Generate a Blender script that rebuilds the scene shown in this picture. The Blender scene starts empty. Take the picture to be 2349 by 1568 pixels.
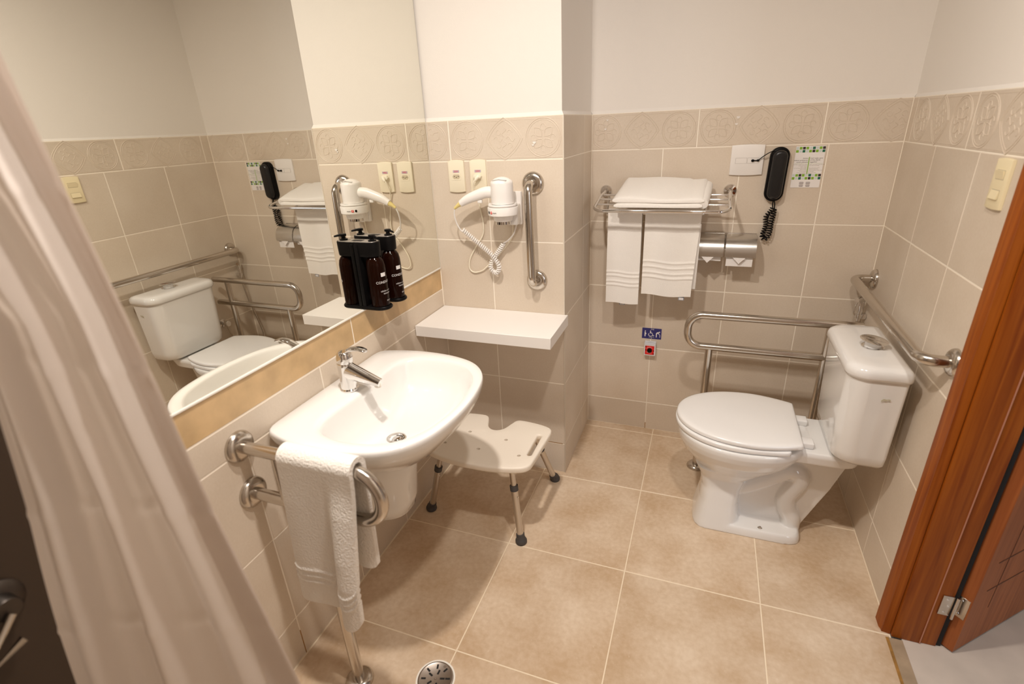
import bpy, bmesh, math, random
from mathutils import Vector, Matrix
random.seed(11)
PI = math.pi
COL = bpy.context.scene.collection
# room: mirror wall x=0, alcove wall y=0, back wall y=DY, right wall x=WX (metres)
WB, DY, WX = 0.5459, 0.4806, 1.6979
ZC, ZT, ZTOP = 0.155, 1.521, 2.42
ROWS = [0.0, 0.155, 0.46, 0.765, 1.07, 1.375, 1.521]

# ------------------------------------------------------------------ materials
MATS = {}
def nodes(m):
    m.use_nodes = True
    nt = m.node_tree
    return nt, nt.nodes, nt.links, nt.nodes['Principled BSDF']
def mat(name, col, rough=0.5, metal=0.0, bump=0.0, bscale=200.0, coat=0.0, mottle=0.0, mscale=6.0, ior=1.5, sheen=0.0, spec=None, bdist=0.002):
    m = bpy.data.materials.new(name); nt, N, L, P = nodes(m)
    P.inputs['Base Color'].default_value = (*col, 1); P.inputs['Roughness'].default_value = rough
    P.inputs['Metallic'].default_value = metal; P.inputs['Coat Weight'].default_value = coat
    P.inputs['Coat Roughness'].default_value = 0.05; P.inputs['IOR'].default_value = ior
    P.inputs['Sheen Weight'].default_value = sheen
    if spec is not None: P.inputs['Specular IOR Level'].default_value = spec
    tc = N.new('ShaderNodeTexCoord')
    if mottle:
        n = N.new('ShaderNodeTexNoise'); n.inputs['Scale'].default_value = mscale; n.inputs['Detail'].default_value = 6
        r = N.new('ShaderNodeMapRange'); r.inputs[1].default_value = 0.3; r.inputs[2].default_value = 0.7
        r.inputs[3].default_value = 1 - mottle; r.inputs[4].default_value = 1 + mottle
        mx = N.new('ShaderNodeMix'); mx.data_type = 'RGBA'; mx.blend_type = 'MULTIPLY'; mx.inputs[0].default_value = 1
        mx.inputs[6].default_value = (*col, 1)
        L.new(tc.outputs['Object'], n.inputs['Vector']); L.new(n.outputs[0], r.inputs[0]); L.new(r.outputs[0], mx.inputs[7]); L.new(mx.outputs[2], P.inputs['Base Color'])
    if bump:
        n = N.new('ShaderNodeTexNoise'); n.inputs['Scale'].default_value = bscale; n.inputs['Detail'].default_value = 4
        b = N.new('ShaderNodeBump'); b.inputs['Strength'].default_value = bump; b.inputs['Distance'].default_value = bdist
        L.new(tc.outputs['Object'], n.inputs['Vector']); L.new(n.outputs[0], b.inputs['Height']); L.new(b.outputs[0], P.inputs['Normal'])
    MATS[name] = m
    return m

def tile_mat(name, col, col2, rough, scale, fine, tintamt, pits=0.0):
    m = bpy.data.materials.new(name); nt, N, L, P = nodes(m)
    tc = N.new('ShaderNodeTexCoord')
    n1 = N.new('ShaderNodeTexNoise'); n1.inputs['Scale'].default_value = scale; n1.inputs['Detail'].default_value = 5
    n2 = N.new('ShaderNodeTexNoise'); n2.inputs['Scale'].default_value = fine; n2.inputs['Detail'].default_value = 3
    L.new(tc.outputs['Object'], n1.inputs['Vector']); L.new(tc.outputs['Object'], n2.inputs['Vector'])
    add = N.new('ShaderNodeMath'); add.operation = 'MULTIPLY_ADD'; add.inputs[1].default_value = 0.45
    L.new(n2.outputs[0], add.inputs[0]); L.new(n1.outputs[0], add.inputs[2])
    mr = N.new('ShaderNodeMapRange'); mr.inputs[1].default_value = 0.5; mr.inputs[2].default_value = 0.98
    L.new(add.outputs[0], mr.inputs[0])
    mx = N.new('ShaderNodeMix'); mx.data_type = 'RGBA'; mx.inputs[6].default_value = (*col, 1); mx.inputs[7].default_value = (*col2, 1)
    L.new(mr.outputs[0], mx.inputs[0])
    at = N.new('ShaderNodeAttribute'); at.attribute_name = 'tint'
    tr = N.new('ShaderNodeMapRange'); tr.inputs[3].default_value = 1 - tintamt; tr.inputs[4].default_value = 1 + tintamt
    L.new(at.outputs['Fac'], tr.inputs[0])
    ml = N.new('ShaderNodeMix'); ml.data_type = 'RGBA'; ml.blend_type = 'MULTIPLY'; ml.inputs[0].default_value = 1
    L.new(mx.outputs[2], ml.inputs[6]); L.new(tr.outputs[0], ml.inputs[7])
    last = ml.outputs[2]
    if pits:
        v = N.new('ShaderNodeTexNoise'); v.inputs['Scale'].default_value = 95; v.inputs['Detail'].default_value = 2
        L.new(tc.outputs['Object'], v.inputs['Vector'])
        cr = N.new('ShaderNodeMapRange'); cr.inputs[1].default_value = 0.68; cr.inputs[2].default_value = 0.76; cr.inputs[3].default_value = 0; cr.inputs[4].default_value = pits
        L.new(v.outputs[0], cr.inputs[0])
        m2 = N.new('ShaderNodeMix'); m2.data_type = 'RGBA'; m2.inputs[7].default_value = (0.8, 0.72, 0.6, 1)
        L.new(cr.outputs[0], m2.inputs[0]); L.new(last, m2.inputs[6]); last = m2.outputs[2]
    L.new(last, P.inputs['Base Color'])
    P.inputs['Roughness'].default_value = rough
    b = N.new('ShaderNodeBump'); b.inputs['Strength'].default_value = 0.12; b.inputs['Distance'].default_value = 0.0015
    L.new(n2.outputs[0], b.inputs['Height']); L.new(b.outputs[0], P.inputs['Normal'])
    MATS[name] = m
    return m

M_TILE = tile_mat('wall_tile_beige', (0.605, 0.512, 0.41), (0.68, 0.595, 0.495), 0.48, 4.0, 160.0, 0.05)
M_FLOOR = tile_mat('floor_tile_sand', (0.535, 0.38, 0.24), (0.74, 0.61, 0.47), 0.38, 5.0, 60.0, 0.04, 0.3)
M_GROUT = mat('grout_cream', (0.88, 0.81, 0.70), 0.85)
M_FGROUT = mat('floor_grout', (0.84, 0.72, 0.55), 0.85)
M_PAINT = mat('white_wall_paint', (0.785, 0.745, 0.695), 0.75, bump=0.12, bscale=260)
M_CEIL = mat('ceiling_paint', (0.60, 0.57, 0.53), 0.8)
M_TAN = mat('tan_strip_tile', (0.56, 0.385, 0.20), 0.4, mottle=0.14, mscale=14)
M_BEDF = mat('bedroom_floor_grey', (0.56, 0.49, 0.425), 0.55, mottle=0.08, mscale=9)
M_STONE = mat('threshold_stone', (0.36, 0.27, 0.18), 0.5, mottle=0.15, mscale=20)
M_RUST = mat('rust_stain', (0.32, 0.16, 0.035), 0.7, mottle=0.3, mscale=40)
M_SHOWER_SHADE = mat('shower_wall_painted_shade', (0.035, 0.02, 0.011), 0.5)  # shade of the shower corner put into a dark wall colour
M_CAULK = mat('white_caulk', (0.85, 0.82, 0.76), 0.5)
M_CERAMIC = mat('white_glazed_ceramic', (0.80, 0.79, 0.775), 0.12, coat=0.6)
M_SEAT = mat('white_gloss_plastic', (0.82, 0.81, 0.80), 0.2, coat=0.2)
M_CHROME = mat('polished_chrome', (0.78, 0.77, 0.76), 0.06, 1.0)
M_STEEL = mat('brushed_stainless_steel', (0.60, 0.555, 0.50), 0.2, 1.0)
M_STEEL2 = mat('satin_stainless_sheet', (0.62, 0.60, 0.57), 0.27, 1.0, bump=0.05, bscale=60)
M_SHADESTEEL = mat('shade_darkened_steel', (0.10, 0.085, 0.075), 0.4, 1.0)
M_TOWEL = mat('white_terry_cotton', (0.85, 0.815, 0.765), 0.95, bump=0.6, bscale=420, sheen=0.2)
M_TERRY = mat('looped_terry_cotton', (0.85, 0.815, 0.765), 0.95, bump=1.0, bscale=170, sheen=0.2, bdist=.0035)
M_SHELF = mat('white_laminate', (0.84, 0.81, 0.78), 0.35)
M_IVORY = mat('ivory_plastic', (0.80, 0.73, 0.57), 0.35)
M_IVORY2 = mat('aged_ivory_plastic', (0.78, 0.68, 0.45), 0.35)
M_WHITEP = mat('white_plastic', (0.82, 0.79, 0.76), 0.3)
M_CREAMC = mat('cream_cable', (0.82, 0.76, 0.62), 0.4)
M_YELLOWED = mat('yellowed_plastic', (0.75, 0.62, 0.25), 0.4)
M_BLACKP = mat('black_plastic', (0.0045, 0.004, 0.004), 0.36, spec=0.12)
M_HANDSET = mat('black_handset_plastic', (0.012, 0.0115, 0.012), 0.3, spec=0.4)
M_BLACKG = mat('black_gap', (0.006, 0.005, 0.005), 0.8)
M_AMBER = mat('dark_amber_bottle', (0.009, 0.0022, 0.001), 0.07, spec=0.10)
M_INKW = mat('white_print', (0.72, 0.70, 0.70), 0.6)
M_GREYP = mat('grey_plate', (0.28, 0.25, 0.22), 0.35, 0.3)
M_STOOL = mat('cream_moulded_plastic', (0.87, 0.80, 0.70), 0.45)
M_ALU = mat('anodised_aluminium', (0.66, 0.62, 0.57), 0.32, 1.0)
M_RUBBER = mat('dark_grey_rubber', (0.06, 0.055, 0.055), 0.6)
M_RED = mat('red_print', (0.72, 0.01, 0.01), 0.4)
M_LILAC = mat('grey_lilac_label', (0.50, 0.44, 0.50), 0.5)
M_LIGHTGREY = mat('light_grey_plastic', (0.66, 0.66, 0.68), 0.35)
M_NAVY = mat('navy_sign', (0.022, 0.022, 0.16), 0.35)
M_PAPER = mat('white_paper', (0.80, 0.77, 0.75), 0.7)
M_INK = mat('dark_ink', (0.10, 0.08, 0.06), 0.7)
M_LIME = mat('lime_print', (0.22, 0.42, 0.03), 0.6)
M_TEAL = mat('dark_green_print', (0.01, 0.13, 0.065), 0.6)
M_PALE = mat('pale_blue_print', (0.58, 0.64, 0.62), 0.6)
M_GREYPRINT = mat('grey_print', (0.45, 0.41, 0.41), 0.6)
M_HOLE = mat('shadowed_hole', (0.05, 0.035, 0.02), 0.8)
M_WHITELAMP = mat('white_lamp_rim', (0.8, 0.8, 0.8), 0.4)
# mirror glass
M_MIRROR = mat('mirror_glass', (0.84, 0.83, 0.765), 0.0, 1.0)
# wood
def wood_mat(name, c1, c2, vert=True):
    m = bpy.data.materials.new(name); nt, N, L, P = nodes(m)
    tc = N.new('ShaderNodeTexCoord'); mp = N.new('ShaderNodeMapping'); mp.inputs['Scale'].default_value = (45, 45, 1.6)
    n = N.new('ShaderNodeTexNoise'); n.inputs['Scale'].default_value = 1.5; n.inputs['Detail'].default_value = 8; n.inputs['Distortion'].default_value = 0.6
    cr = N.new('ShaderNodeValToRGB'); cr.color_ramp.elements[0].position = 0.3; cr.color_ramp.elements[1].position = 0.72
    cr.color_ramp.elements[0].color = (*c1, 1); cr.color_ramp.elements[1].color = (*c2, 1)
    L.new(tc.outputs['Object'], mp.inputs['Vector']); L.new(mp.outputs[0], n.inputs['Vector']); L.new(n.outputs[0], cr.inputs[0]); L.new(cr.outputs[0], P.inputs['Base Color'])
    P.inputs['Roughness'].default_value = 0.42; P.inputs['Specular IOR Level'].default_value = .2; P.inputs['Coat Weight'].default_value = 0.04; P.inputs['Coat Roughness'].default_value = 0.25
    MATS[name] = m
    return m
M_WOOD = wood_mat('cherry_wood_frame', (0.19, 0.038, 0.003), (0.36, 0.098, 0.009))
M_WOODL = wood_mat('cherry_wood_leaf', (0.24, 0.064, 0.017), (0.37, 0.115, 0.033))
M_GROOVE = mat('dark_groove', (0.07, 0.018, 0.006), 0.6)
# curtain
def curtain_mat():
    m = bpy.data.materials.new('white_curtain_fabric'); nt, N, L, P = nodes(m)
    P.inputs['Base Color'].default_value = (0.80, 0.74, 0.70, 1); P.inputs['Roughness'].default_value = 0.6
    out = N['Material Output']; t = N.new('ShaderNodeBsdfTranslucent'); t.inputs[0].default_value = (0.80, 0.70, 0.62, 1)
    mix = N.new('ShaderNodeMixShader'); mix.inputs[0].default_value = 0.33
    L.new(P.outputs[0], mix.inputs[1]); L.new(t.outputs[0], mix.inputs[2]); L.new(mix.outputs[0], out.inputs['Surface'])
    return m
M_CURTAIN = curtain_mat()

# ------------------------------------------------------------------ mesh builder
def V3(p): return Vector(p)
class MB:
    def __init__(s): s.v = []; s.f = []; s.m = []; s.t = []
    def add(s, vs, fs, mi=0, tint=0.5):
        o = len(s.v); s.v += [tuple(p) for p in vs]
        for f in fs: s.f.append(tuple(i + o for i in f)); s.m.append(mi); s.t.append(tint)
        return s
    def quad(s, a, b, c, d, mi=0, tint=0.5): return s.add([a, b, c, d], [(0, 1, 2, 3)], mi, tint)
    def frombm(s, bm, mi=0, M=None):
        bm.verts.index_update(); vs = [(M @ v.co if M else v.co)[:] for v in bm.verts]
        fs = [[v.index for v in f.verts] for f in bm.faces]; bm.free(); return s.add(vs, fs, mi)
    def box(s, x0, x1, y0, y1, z0, z1, bev=0.0, mi=0, seg=2, M=None):
        bm = bmesh.new(); bmesh.ops.create_cube(bm, size=1)
        for v in bm.verts: v.co = Vector(((x0 + x1) / 2 + v.co.x * (x1 - x0), (y0 + y1) / 2 + v.co.y * (y1 - y0), (z0 + z1) / 2 + v.co.z * (z1 - z0)))
        if bev: bmesh.ops.bevel(bm, geom=bm.edges[:], offset=bev, segments=seg, affect='EDGES', profile=0.5)
        return s.frombm(bm, mi, M)
    def loft(s, rings, mi=0, cap0=True, cap1=True, closed=True):
        n = len(rings[0]); vs = [p for r in rings for p in r]; fs = []
        for i in range(len(rings) - 1):
            for j in range(n if closed else n - 1):
                k = (j + 1) % n; fs.append((i * n + j, i * n + k, (i + 1) * n + k, (i + 1) * n + j))
        if cap0: fs.append(tuple(range(n - 1, -1, -1)))
        if cap1: fs.append(tuple((len(rings) - 1) * n + j for j in range(n)))
        return s.add(vs, fs, mi)
    def tube(s, pts, r, n=14, mi=0, cap=True, closed=False):
        P = [V3(p) for p in pts]; m = len(P)
        rr = r if isinstance(r, (list, tuple)) else [r] * m
        T = []
        for i in range(m):
            a = P[(i - 1) % m] if (closed or i) else P[0]; b = P[(i + 1) % m] if (closed or i < m - 1) else P[-1]
            T.append((b - a).normalized())
        u = T[0].orthogonal().normalized(); rings = []
        for i in range(m):
            if i:
                u = u - T[i] * u.dot(T[i]); u = u.normalized() if u.length > 1e-8 else T[i].orthogonal().normalized()
            w = T[i].cross(u)
            rings.append([P[i] + (u * math.cos(2 * PI * k / n) + w * math.sin(2 * PI * k / n)) * rr[i] for k in range(n)])
        if closed:
            rings.append(rings[0]); return s.loft(rings, mi, False, False)
        return s.loft(rings, mi, cap, cap)
    def lathe(s, prof, origin, axis, n=28, mi=0, cap0=True, cap1=True):
        a = V3(axis).normalized(); u = a.orthogonal().normalized(); w = a.cross(u); o = V3(origin)
        rings = [[o + a * h + (u * math.cos(2 * PI * k / n) + w * math.sin(2 * PI * k / n)) * max(r, 1e-5) for k in range(n)] for r, h in prof]
        return s.loft(rings, mi, cap0, cap1)
    def poly(s, pts2, fr, depth, mi=0, bev=0.0, seg=2):
        """extrude polygon pts2 (u,v); fr=(origin,uvec,vvec,nvec); from plane along n by depth"""
        o, u, v, n = [V3(q) for q in fr]; bm = bmesh.new()
        vs = [bm.verts.new(o + u * a + v * b) for a, b in pts2]; f = bm.faces.new(vs)
        if f.normal.dot(n) < 0: f.normal_update()
        r = bmesh.ops.extrude_face_region(bm, geom=[f])
        nv = [e for e in r['geom'] if isinstance(e, bmesh.types.BMVert)]
        for q in nv: q.co += n * depth
        bmesh.ops.recalc_face_normals(bm, faces=bm.faces[:])
        if bev:
            top = set(nv); ed = [e for e in bm.edges if e.verts[0] in top and e.verts[1] in top]
            bmesh.ops.bevel(bm, geom=ed, offset=bev, segments=seg, affect='EDGES', profile=0.5)
        return s.frombm(bm, mi)
    def build(s, name, mats, parent=None, sharp=40, smooth=True, recalc=True):
        me = bpy.data.meshes.new(name); root = parent; loc = Vector((0, 0, 0))
        while root is not None and root.parent is not None: root = root.parent
        if root is not None: loc = Vector(root.location)
        me.from_pydata([Vector(p) - loc for p in s.v], [], s.f)
        for m in (mats if isinstance(mats, (list, tuple)) else [mats]): me.materials.append(m)
        me.polygons.foreach_set('material_index', s.m)
        a = me.attributes.new('tint', 'FLOAT', 'FACE'); a.data.foreach_set('value', s.t)
        if recalc:
            bm = bmesh.new(); bm.from_mesh(me); bmesh.ops.recalc_face_normals(bm, faces=bm.faces[:]); bm.to_mesh(me); bm.free()
        me.update()
        if smooth:
            me.polygons.foreach_set('use_smooth', [True] * len(me.polygons)); me.set_sharp_from_angle(angle=math.radians(sharp))
        o = bpy.data.objects.new(name, me); COL.objects.link(o)
        if parent is not None: o.parent = parent
        return o

def apply_mods(o):
    dg = bpy.context.evaluated_depsgraph_get(); dg.update()
    me = bpy.data.meshes.new_from_object(o.evaluated_get(dg)); old = o.data; o.modifiers.clear(); o.data = me; return o

def thing(name, label, cat, loc, group=None):
    o = bpy.data.objects.new(name, None); COL.objects.link(o); o.location = loc; o.empty_display_size = 0.05
    return tag(o, label, cat, group)
def tag(o, label, cat, group=None):
    o['label'] = label; o['category'] = cat
    if group: o['group'] = group
    return o
def struct(o, label, cat):
    o['kind'] = 'structure'; o['label'] = label; o['category'] = cat; return o

def fillet(pts, r, n=8):
    P = [V3(p) for p in pts]; out = [P[0]]
    for i in range(1, len(P) - 1):
        a, b, c = P[i - 1], P[i], P[i + 1]; d1 = (a - b).normalized(); d2 = (c - b).normalized()
        ang = d1.angle(d2); rr = r[i] if isinstance(r, dict) else r
        t = min(rr / math.tan(ang / 2), (a - b).length * 0.499, (c - b).length * 0.499); rr = t * math.tan(ang / 2)
        ctr = b + (d1 + d2).normalized() * (rr / math.sin(ang / 2)); s = b + d1 * t; e = b + d2 * t
        v1 = s - ctr; v2 = e - ctr; A = v1.angle(v2); ax = v1.cross(v2).normalized()
        for k in range(n + 1): out.append(ctr + Matrix.Rotation(A * k / n, 3, ax) @ v1)
    out.append(P[-1]); return out
def smooth_path(pts, n=10):
    P = [V3(p) for p in pts]; out = []
    Q = [P[0] * 2 - P[1]] + P + [P[-1] * 2 - P[-2]]
    for i in range(1, len(Q) - 2):
        for k in range(n):
            t = k / n; a, b, c, d = Q[i - 1], Q[i], Q[i + 1], Q[i + 2]
            out.append(0.5 * ((2 * b) + (c - a) * t + (2 * a - 5 * b + 4 * c - d) * t * t + (3 * b - a - 3 * c + d) * t ** 3))
    out.append(P[-1]); return out
def helix(path, R, turns, per=12):
    P = [V3(p) for p in path]; L = [0]
    for i in range(1, len(P)): L.append(L[-1] + (P[i] - P[i - 1]).length)
    N = int(turns * per); out = []; u = None; j = 0
    for k in range(N + 1):
        d = L[-1] * k / N
        while j < len(P) - 2 and L[j + 1] < d: j += 1
        t = (d - L[j]) / max(L[j + 1] - L[j], 1e-9); p = P[j].lerp(P[j + 1], min(max(t, 0), 1)); T = (P[j + 1] - P[j]).normalized()
        if u is None: u = T.orthogonal().normalized()
        u = (u - T * u.dot(T)).normalized(); w = T.cross(u); a = 2 * PI * k / per
        out.append(p + (u * math.cos(a) + w * math.sin(a)) * R)
    return out
def text_into(mb, s, size, fr, mi=0, depth=0.0003, align='CENTER', shear=0.0, wrap=None):
    cu = bpy.data.curves.new('t', 'FONT'); cu.body = s; cu.size = size; cu.align_x = align; cu.align_y = 'CENTER'; cu.shear = shear; cu.resolution_u = 2
    ob = bpy.data.objects.new('t', cu); COL.objects.link(ob)
    dg = bpy.context.evaluated_depsgraph_get(); dg.update(); me = bpy.data.meshes.new_from_object(ob.evaluated_get(dg))
    if wrap: vs = [wrap(v.co.x, v.co.y) for v in me.vertices]
    else:
        o, u, v_, n = [V3(q) for q in fr]; vs = [o + u * v.co.x + v_ * v.co.y + n * depth for v in me.vertices]
    mb.add(vs, [tuple(p.vertices) for p in me.polygons], mi)
    bpy.data.objects.remove(ob); bpy.data.curves.remove(cu); bpy.data.meshes.remove(me)
def circ(r, n=24, c=(0, 0), a0=0, a1=2 * PI): return [(c[0] + r * math.cos(a0 + (a1 - a0) * k / n), c[1] + r * math.sin(a0 + (a1 - a0) * k / n)) for k in range(n)]
def rrect(w, h, r, n=5):
    out = []
    for sx, sy, a in ((1, 1, 0), (-1, 1, PI / 2), (-1, -1, PI), (1, -1, 1.5 * PI)):
        for k in range(n + 1): out.append((sx * (w / 2 - r) + r * math.cos(a + PI / 2 * k / n), sy * (h / 2 - r) + r * math.sin(a + PI / 2 * k / n)))
    return out

# ------------------------------------------------------------------ tiled walls
G, DEP, CH = 0.0020, 0.0010, 0.0012
def tile_quad(mb, P, u0, u1, z0, z1, mi=0, g=G):
    t = random.random(); a0, a1, b0, b1 = u0 + g, u1 - g, z0 + g, z1 - g
    if a1 - a0 < 0.006 or b1 - b0 < 0.006: return
    o = [P(a0, b0, -DEP), P(a1, b0, -DEP), P(a1, b1, -DEP), P(a0, b1, -DEP)]
    i = [P(a0 + CH, b0 + CH, 0), P(a1 - CH, b0 + CH, 0), P(a1 - CH, b1 - CH, 0), P(a0 + CH, b1 - CH, 0)]
    mb.add(o + i, [(4, 5, 6, 7), (0, 1, 5, 4), (1, 2, 6, 5), (2, 3, 7, 6), (3, 0, 4, 7)], mi, t)
def relief(mb, P, u0, u1, z0, z1, clip):
    """embossed ring and quatrefoil motifs of a border tile"""
    h = (z1 - z0); w = (u1 - u0) / 3; c = (z0 + z1) / 2; R = h / 2 * 0.90
    def rib(pts, r=0.0013):
        r *= 1.3
        pts = [p for p in pts if clip[0] + 0.006 < p[0] < clip[1] - 0.006]
        if len(pts) > 2: mb.tube([P(a, b, -r * 0.15) for a, b in pts], r, 5, 0)
    def arc(cx, cy, r, a0, a1, n=20, ry=None): return [(cx + r * math.cos(a0 + (a1 - a0) * k / n), cy + (ry or r) * math.sin(a0 + (a1 - a0) * k / n)) for k in range(n + 1)]
    for k in range(3):
        cx = u0 + w * (k + 0.5)
        if k != 1:
            rib(arc(cx, c, R, 0, 2 * PI, 36)); rib(arc(cx, c, R * 0.90, 0, 2 * PI, 36), 0.0009)
            for q in range(4):
                a = PI / 4 + q * PI / 2; ca, sa = math.cos(a), math.sin(a)
                pet = [(0.10 + 0.62 * t, 0.20 * math.sin(PI * t) * sg) for sg in (1, -1) for t in ([j / 10 for j in range(11)] if sg == 1 else [1 - j / 10 for j in range(11)])]
                rib([(cx + R * (x * ca - y * sa), c + R * (x * sa + y * ca)) for x, y in pet], 0.0011)
                b = q * PI / 2; rib([(cx + R * 0.55 * math.cos(b) + R * 0.16 * math.cos(t) * 0.9, c + R * 0.55 * math.sin(b) + R * 0.16 * math.sin(t)) for t in [j * 0.5 for j in range(11)]], 0.001)
        else:
            for s in (1.10, 0.96):
                for q in range(4):
                    a = q * PI / 2; p0 = (math.cos(a), math.sin(a)); p1 = (math.cos(a + PI / 2), math.sin(a + PI / 2))
                    rib([(cx + R * s * ((1 - t) * p0[0] + t * p1[0]) * (1 + 0.16 * math.sin(PI * t)), c + R * s * ((1 - t) * p0[1] + t * p1[1]) * (1 + 0.16 * math.sin(PI * t))) for t in [j / 12 for j in range(13)]], 0.0011)
            for q in range(4):
                a = q * PI / 2; ca, sa = math.cos(a), math.sin(a)
                sq = [(0.12 + 0.5 * t, 0.13 * math.sin(2 * PI * t)) for t in [j / 14 for j in range(15)]]
                rib([(cx + R * (x * ca - y * sa), c + R * (x * sa + y * ca)) for x, y in sq], 0.0011)
                rib(arc(cx + R * 0.34 * (ca - sa), c + R * 0.34 * (sa + ca), R * 0.13, a, a + 4.6, 14), 0.001)
    for zz in (z0 + 0.008, z1 - 0.010):
        mb.tube([P(max(u0, clip[0]) + 0.004, zz, -0.0004), P(min(u1, clip[1]) - 0.004, zz, -0.0004)], 0.0012, 5, 0)
def wall(name, P, u0, u1, joints, bjoints, label, top=True, rows=ROWS, plain=(), e0=0.0, e1=0.0, chips=(), rust=()):
    mb = MB()
    for r in range(len(rows) - 1):
        z0, z1 = rows[r], rows[r + 1]; border = z0 > 1.37
        js = [u0] + [j for j in (bjoints if border else joints) if u0 + 0.004 < j < u1 - 0.004] + [u1]
        for a, b in zip(js[:-1], js[1:]):
            tile_quad(mb, P, a, b, z0, z1)
            if border and b - a > 0.07 and not any(abs(a - q) < 0.01 for q in plain):
                aa, bb = a, b
                if b - a < 0.44:
                    if abs(b - u1) < 0.01: bb = a + 0.4505
                    else: aa = b - 0.4505
                relief(mb, P, aa, bb, z0, z1, (a, b))
    g0, g1 = u0 - max(e0, 0), u1 + max(e1, 0)
    mb.quad(P(g0, 0, -DEP), P(g1, 0, -DEP), P(g1, rows[-1], -DEP), P(g0, rows[-1], -DEP), 1)
    for cu_, cz_, cr_ in chips: mb.add([P(cu_ + cr_ * (1 + .35 * math.sin(3.1 * a)) * math.cos(a), cz_ + cr_ * (1 + .3 * math.cos(2 * a)) * math.sin(a), .0022) for a in [2 * PI * k / 14 for k in range(14)]], [tuple(range(14))], 2)
    for a0, a1, b0, b1 in rust: mb.quad(P(a0, b0, -DEP + .0003), P(a1, b0, -DEP + .0003), P(a1, b1, -DEP + .0003), P(a0, b1, -DEP + .0003), 3)
    if top:
        e = 0.007; p0, p1 = u0 - e0, u1 + e1
        mb.quad(P(u0, ZT, -DEP), P(u1, ZT, -DEP), P(p1, ZT + 0.012, -e), P(p0, ZT + 0.012, -e), 2)
        mb.quad(P(p0, ZT + 0.012, -e), P(p1, ZT + 0.012, -e), P(p1, ZTOP, -e), P(p0, ZTOP, -e), 2)
    if False:
        mb.quad(P(u0, ZT, -DEP), P(u1, ZT, -DEP), P(u1, ZT + 0.012, -e), P(u0, ZT + 0.012, -e), 2)
        mb.quad(P(u0, ZT + 0.012, -e), P(u1, ZT + 0.012, -e), P(u1, ZTOP, -e), P(u0, ZTOP, -e), 2)
    return struct(mb.build(name, [M_TILE, M_GROUT, M_PAINT, M_RUST], None, smooth=True, sharp=30, recalc=False), label, 'wall')

wall('wall_alcove', lambda u, z, o: (u, -o, z), 0.0, WB, [0.243], [0.0948, 0.5453], 'tiled wall behind the hairdryer and white shelf', e0=.007, e1=-.007, chips=((.437, 1.432, .006), (.432, 1.424, .004)), rust=((.45, .535, .1535, .1565),))
wall('wall_back', lambda u, z, o: (u, DY - o, z), WB, WX, [0.8496, 1.1557, 1.4593], [0.9817, 1.4322], 'tiled back wall behind the towel rack and toilet', e0=.007, e1=.007, chips=((.612, 1.495, .004), (.604, 1.460, .0045), (1.128, 1.482, .006), (1.124, 1.458, .005)), rust=((.848, .8512, 0, .035),))
wall('wall_return', lambda u, z, o: (WB + o, u, z), 0.0, DY, [0.331], [0.331], 'narrow tiled return wall between alcove and back wall', plain=(0.0, 0.331), e0=-.007, e1=.007)
wall('wall_right', lambda u, z, o: (WX - o, -u, z), -DY, 0.425, [-0.1646, 0.1478], [-0.43, 0.050], 'tiled wall at right of the toilet beside the door', plain=(-DY,), e0=.007, e1=0)
# mirror wall: tiles to the mirror, tan strip under it
def PA(u, z, o): return (o, -u, z)
mb = MB()
for z0, z1 in ((0, .155), (.155, .46), (.46, .765), (.765, .853)):
    js = [0.0] + [0.19 + 0.3053 * k for k in range(0, 7)] + [2.3]
    js = [j for j in js if j < 1.43] + [1.47]
    if z0 > .7: js = [0.0, .80, 1.47]
    for a, b in zip(js[:-1], js[1:]): tile_quad(mb, PA, a, b, z0, z1)
mb.quad(PA(1.4702, .001, 0), PA(2.32, .001, 0), PA(2.32, ZTOP, 0), PA(1.4702, ZTOP, 0), 5)  # shower end of the wall, its shade painted as near-black brown
for a, b in zip((0, 0.6254), (0.6254, 1.47)): tile_quad(mb, PA, a, b, .853, .946, 2)
mb.quad(PA(-.007, 0, -DEP), PA(2.3, 0, -DEP), PA(2.3, .946, -DEP), PA(-.007, .946, -DEP), 1)
mb.quad(PA(1.1042, 0, -DEP + .0003), PA(1.1074, 0, -DEP + .0003), PA(1.1074, .10, -DEP + .0003), PA(1.1042, .10, -DEP + .0003), 4)
mb.quad(PA(0, .946, -DEP), PA(0, .946, -.006), PA(2.3, .946, -.006), PA(2.3, .946, -DEP), 3)
mb.quad(PA(0, .946, -.006), PA(2.3, .946, -.006), PA(2.3, ZTOP, -.006), PA(0, ZTOP, -.006), 3)
struct(mb.build('wall_left', [M_TILE, M_GROUT, M_TAN, M_PAINT, M_RUST, M_SHOWER_SHADE], None, sharp=30, recalc=False), 'tiled wall at left under the big mirror', 'wall')
# plain closing walls out of frame
mb = MB(); mb.box(-0.1, 2.6, -2.42, -2.32, 0, ZTOP)
struct(mb.build('wall_front', mat('shower_beige', (.30, .235, .175), .6)), 'plain wall behind the viewer', 'wall')
mb = MB(); mb.box(WX, WX + 0.112, -2.32, -1.33, 0, ZTOP)
mb.box(WX + .0075, WX + 0.112, -1.34, -0.425, 2.13, ZTOP)
mb.box(WX + .006, WX + 0.112, -0.456, 0.6, 0, ZTOP)
struct(mb.build('wall_right_core', M_PAINT), 'plastered core of the right wall around the doorway', 'wall')
mb = MB(); mb.box(-0.3, 4.3, -2.9, 1.5, ZTOP, ZTOP + .08)
struct(mb.build('ceiling', M_CEIL), 'white ceiling', 'ceiling')
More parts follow.
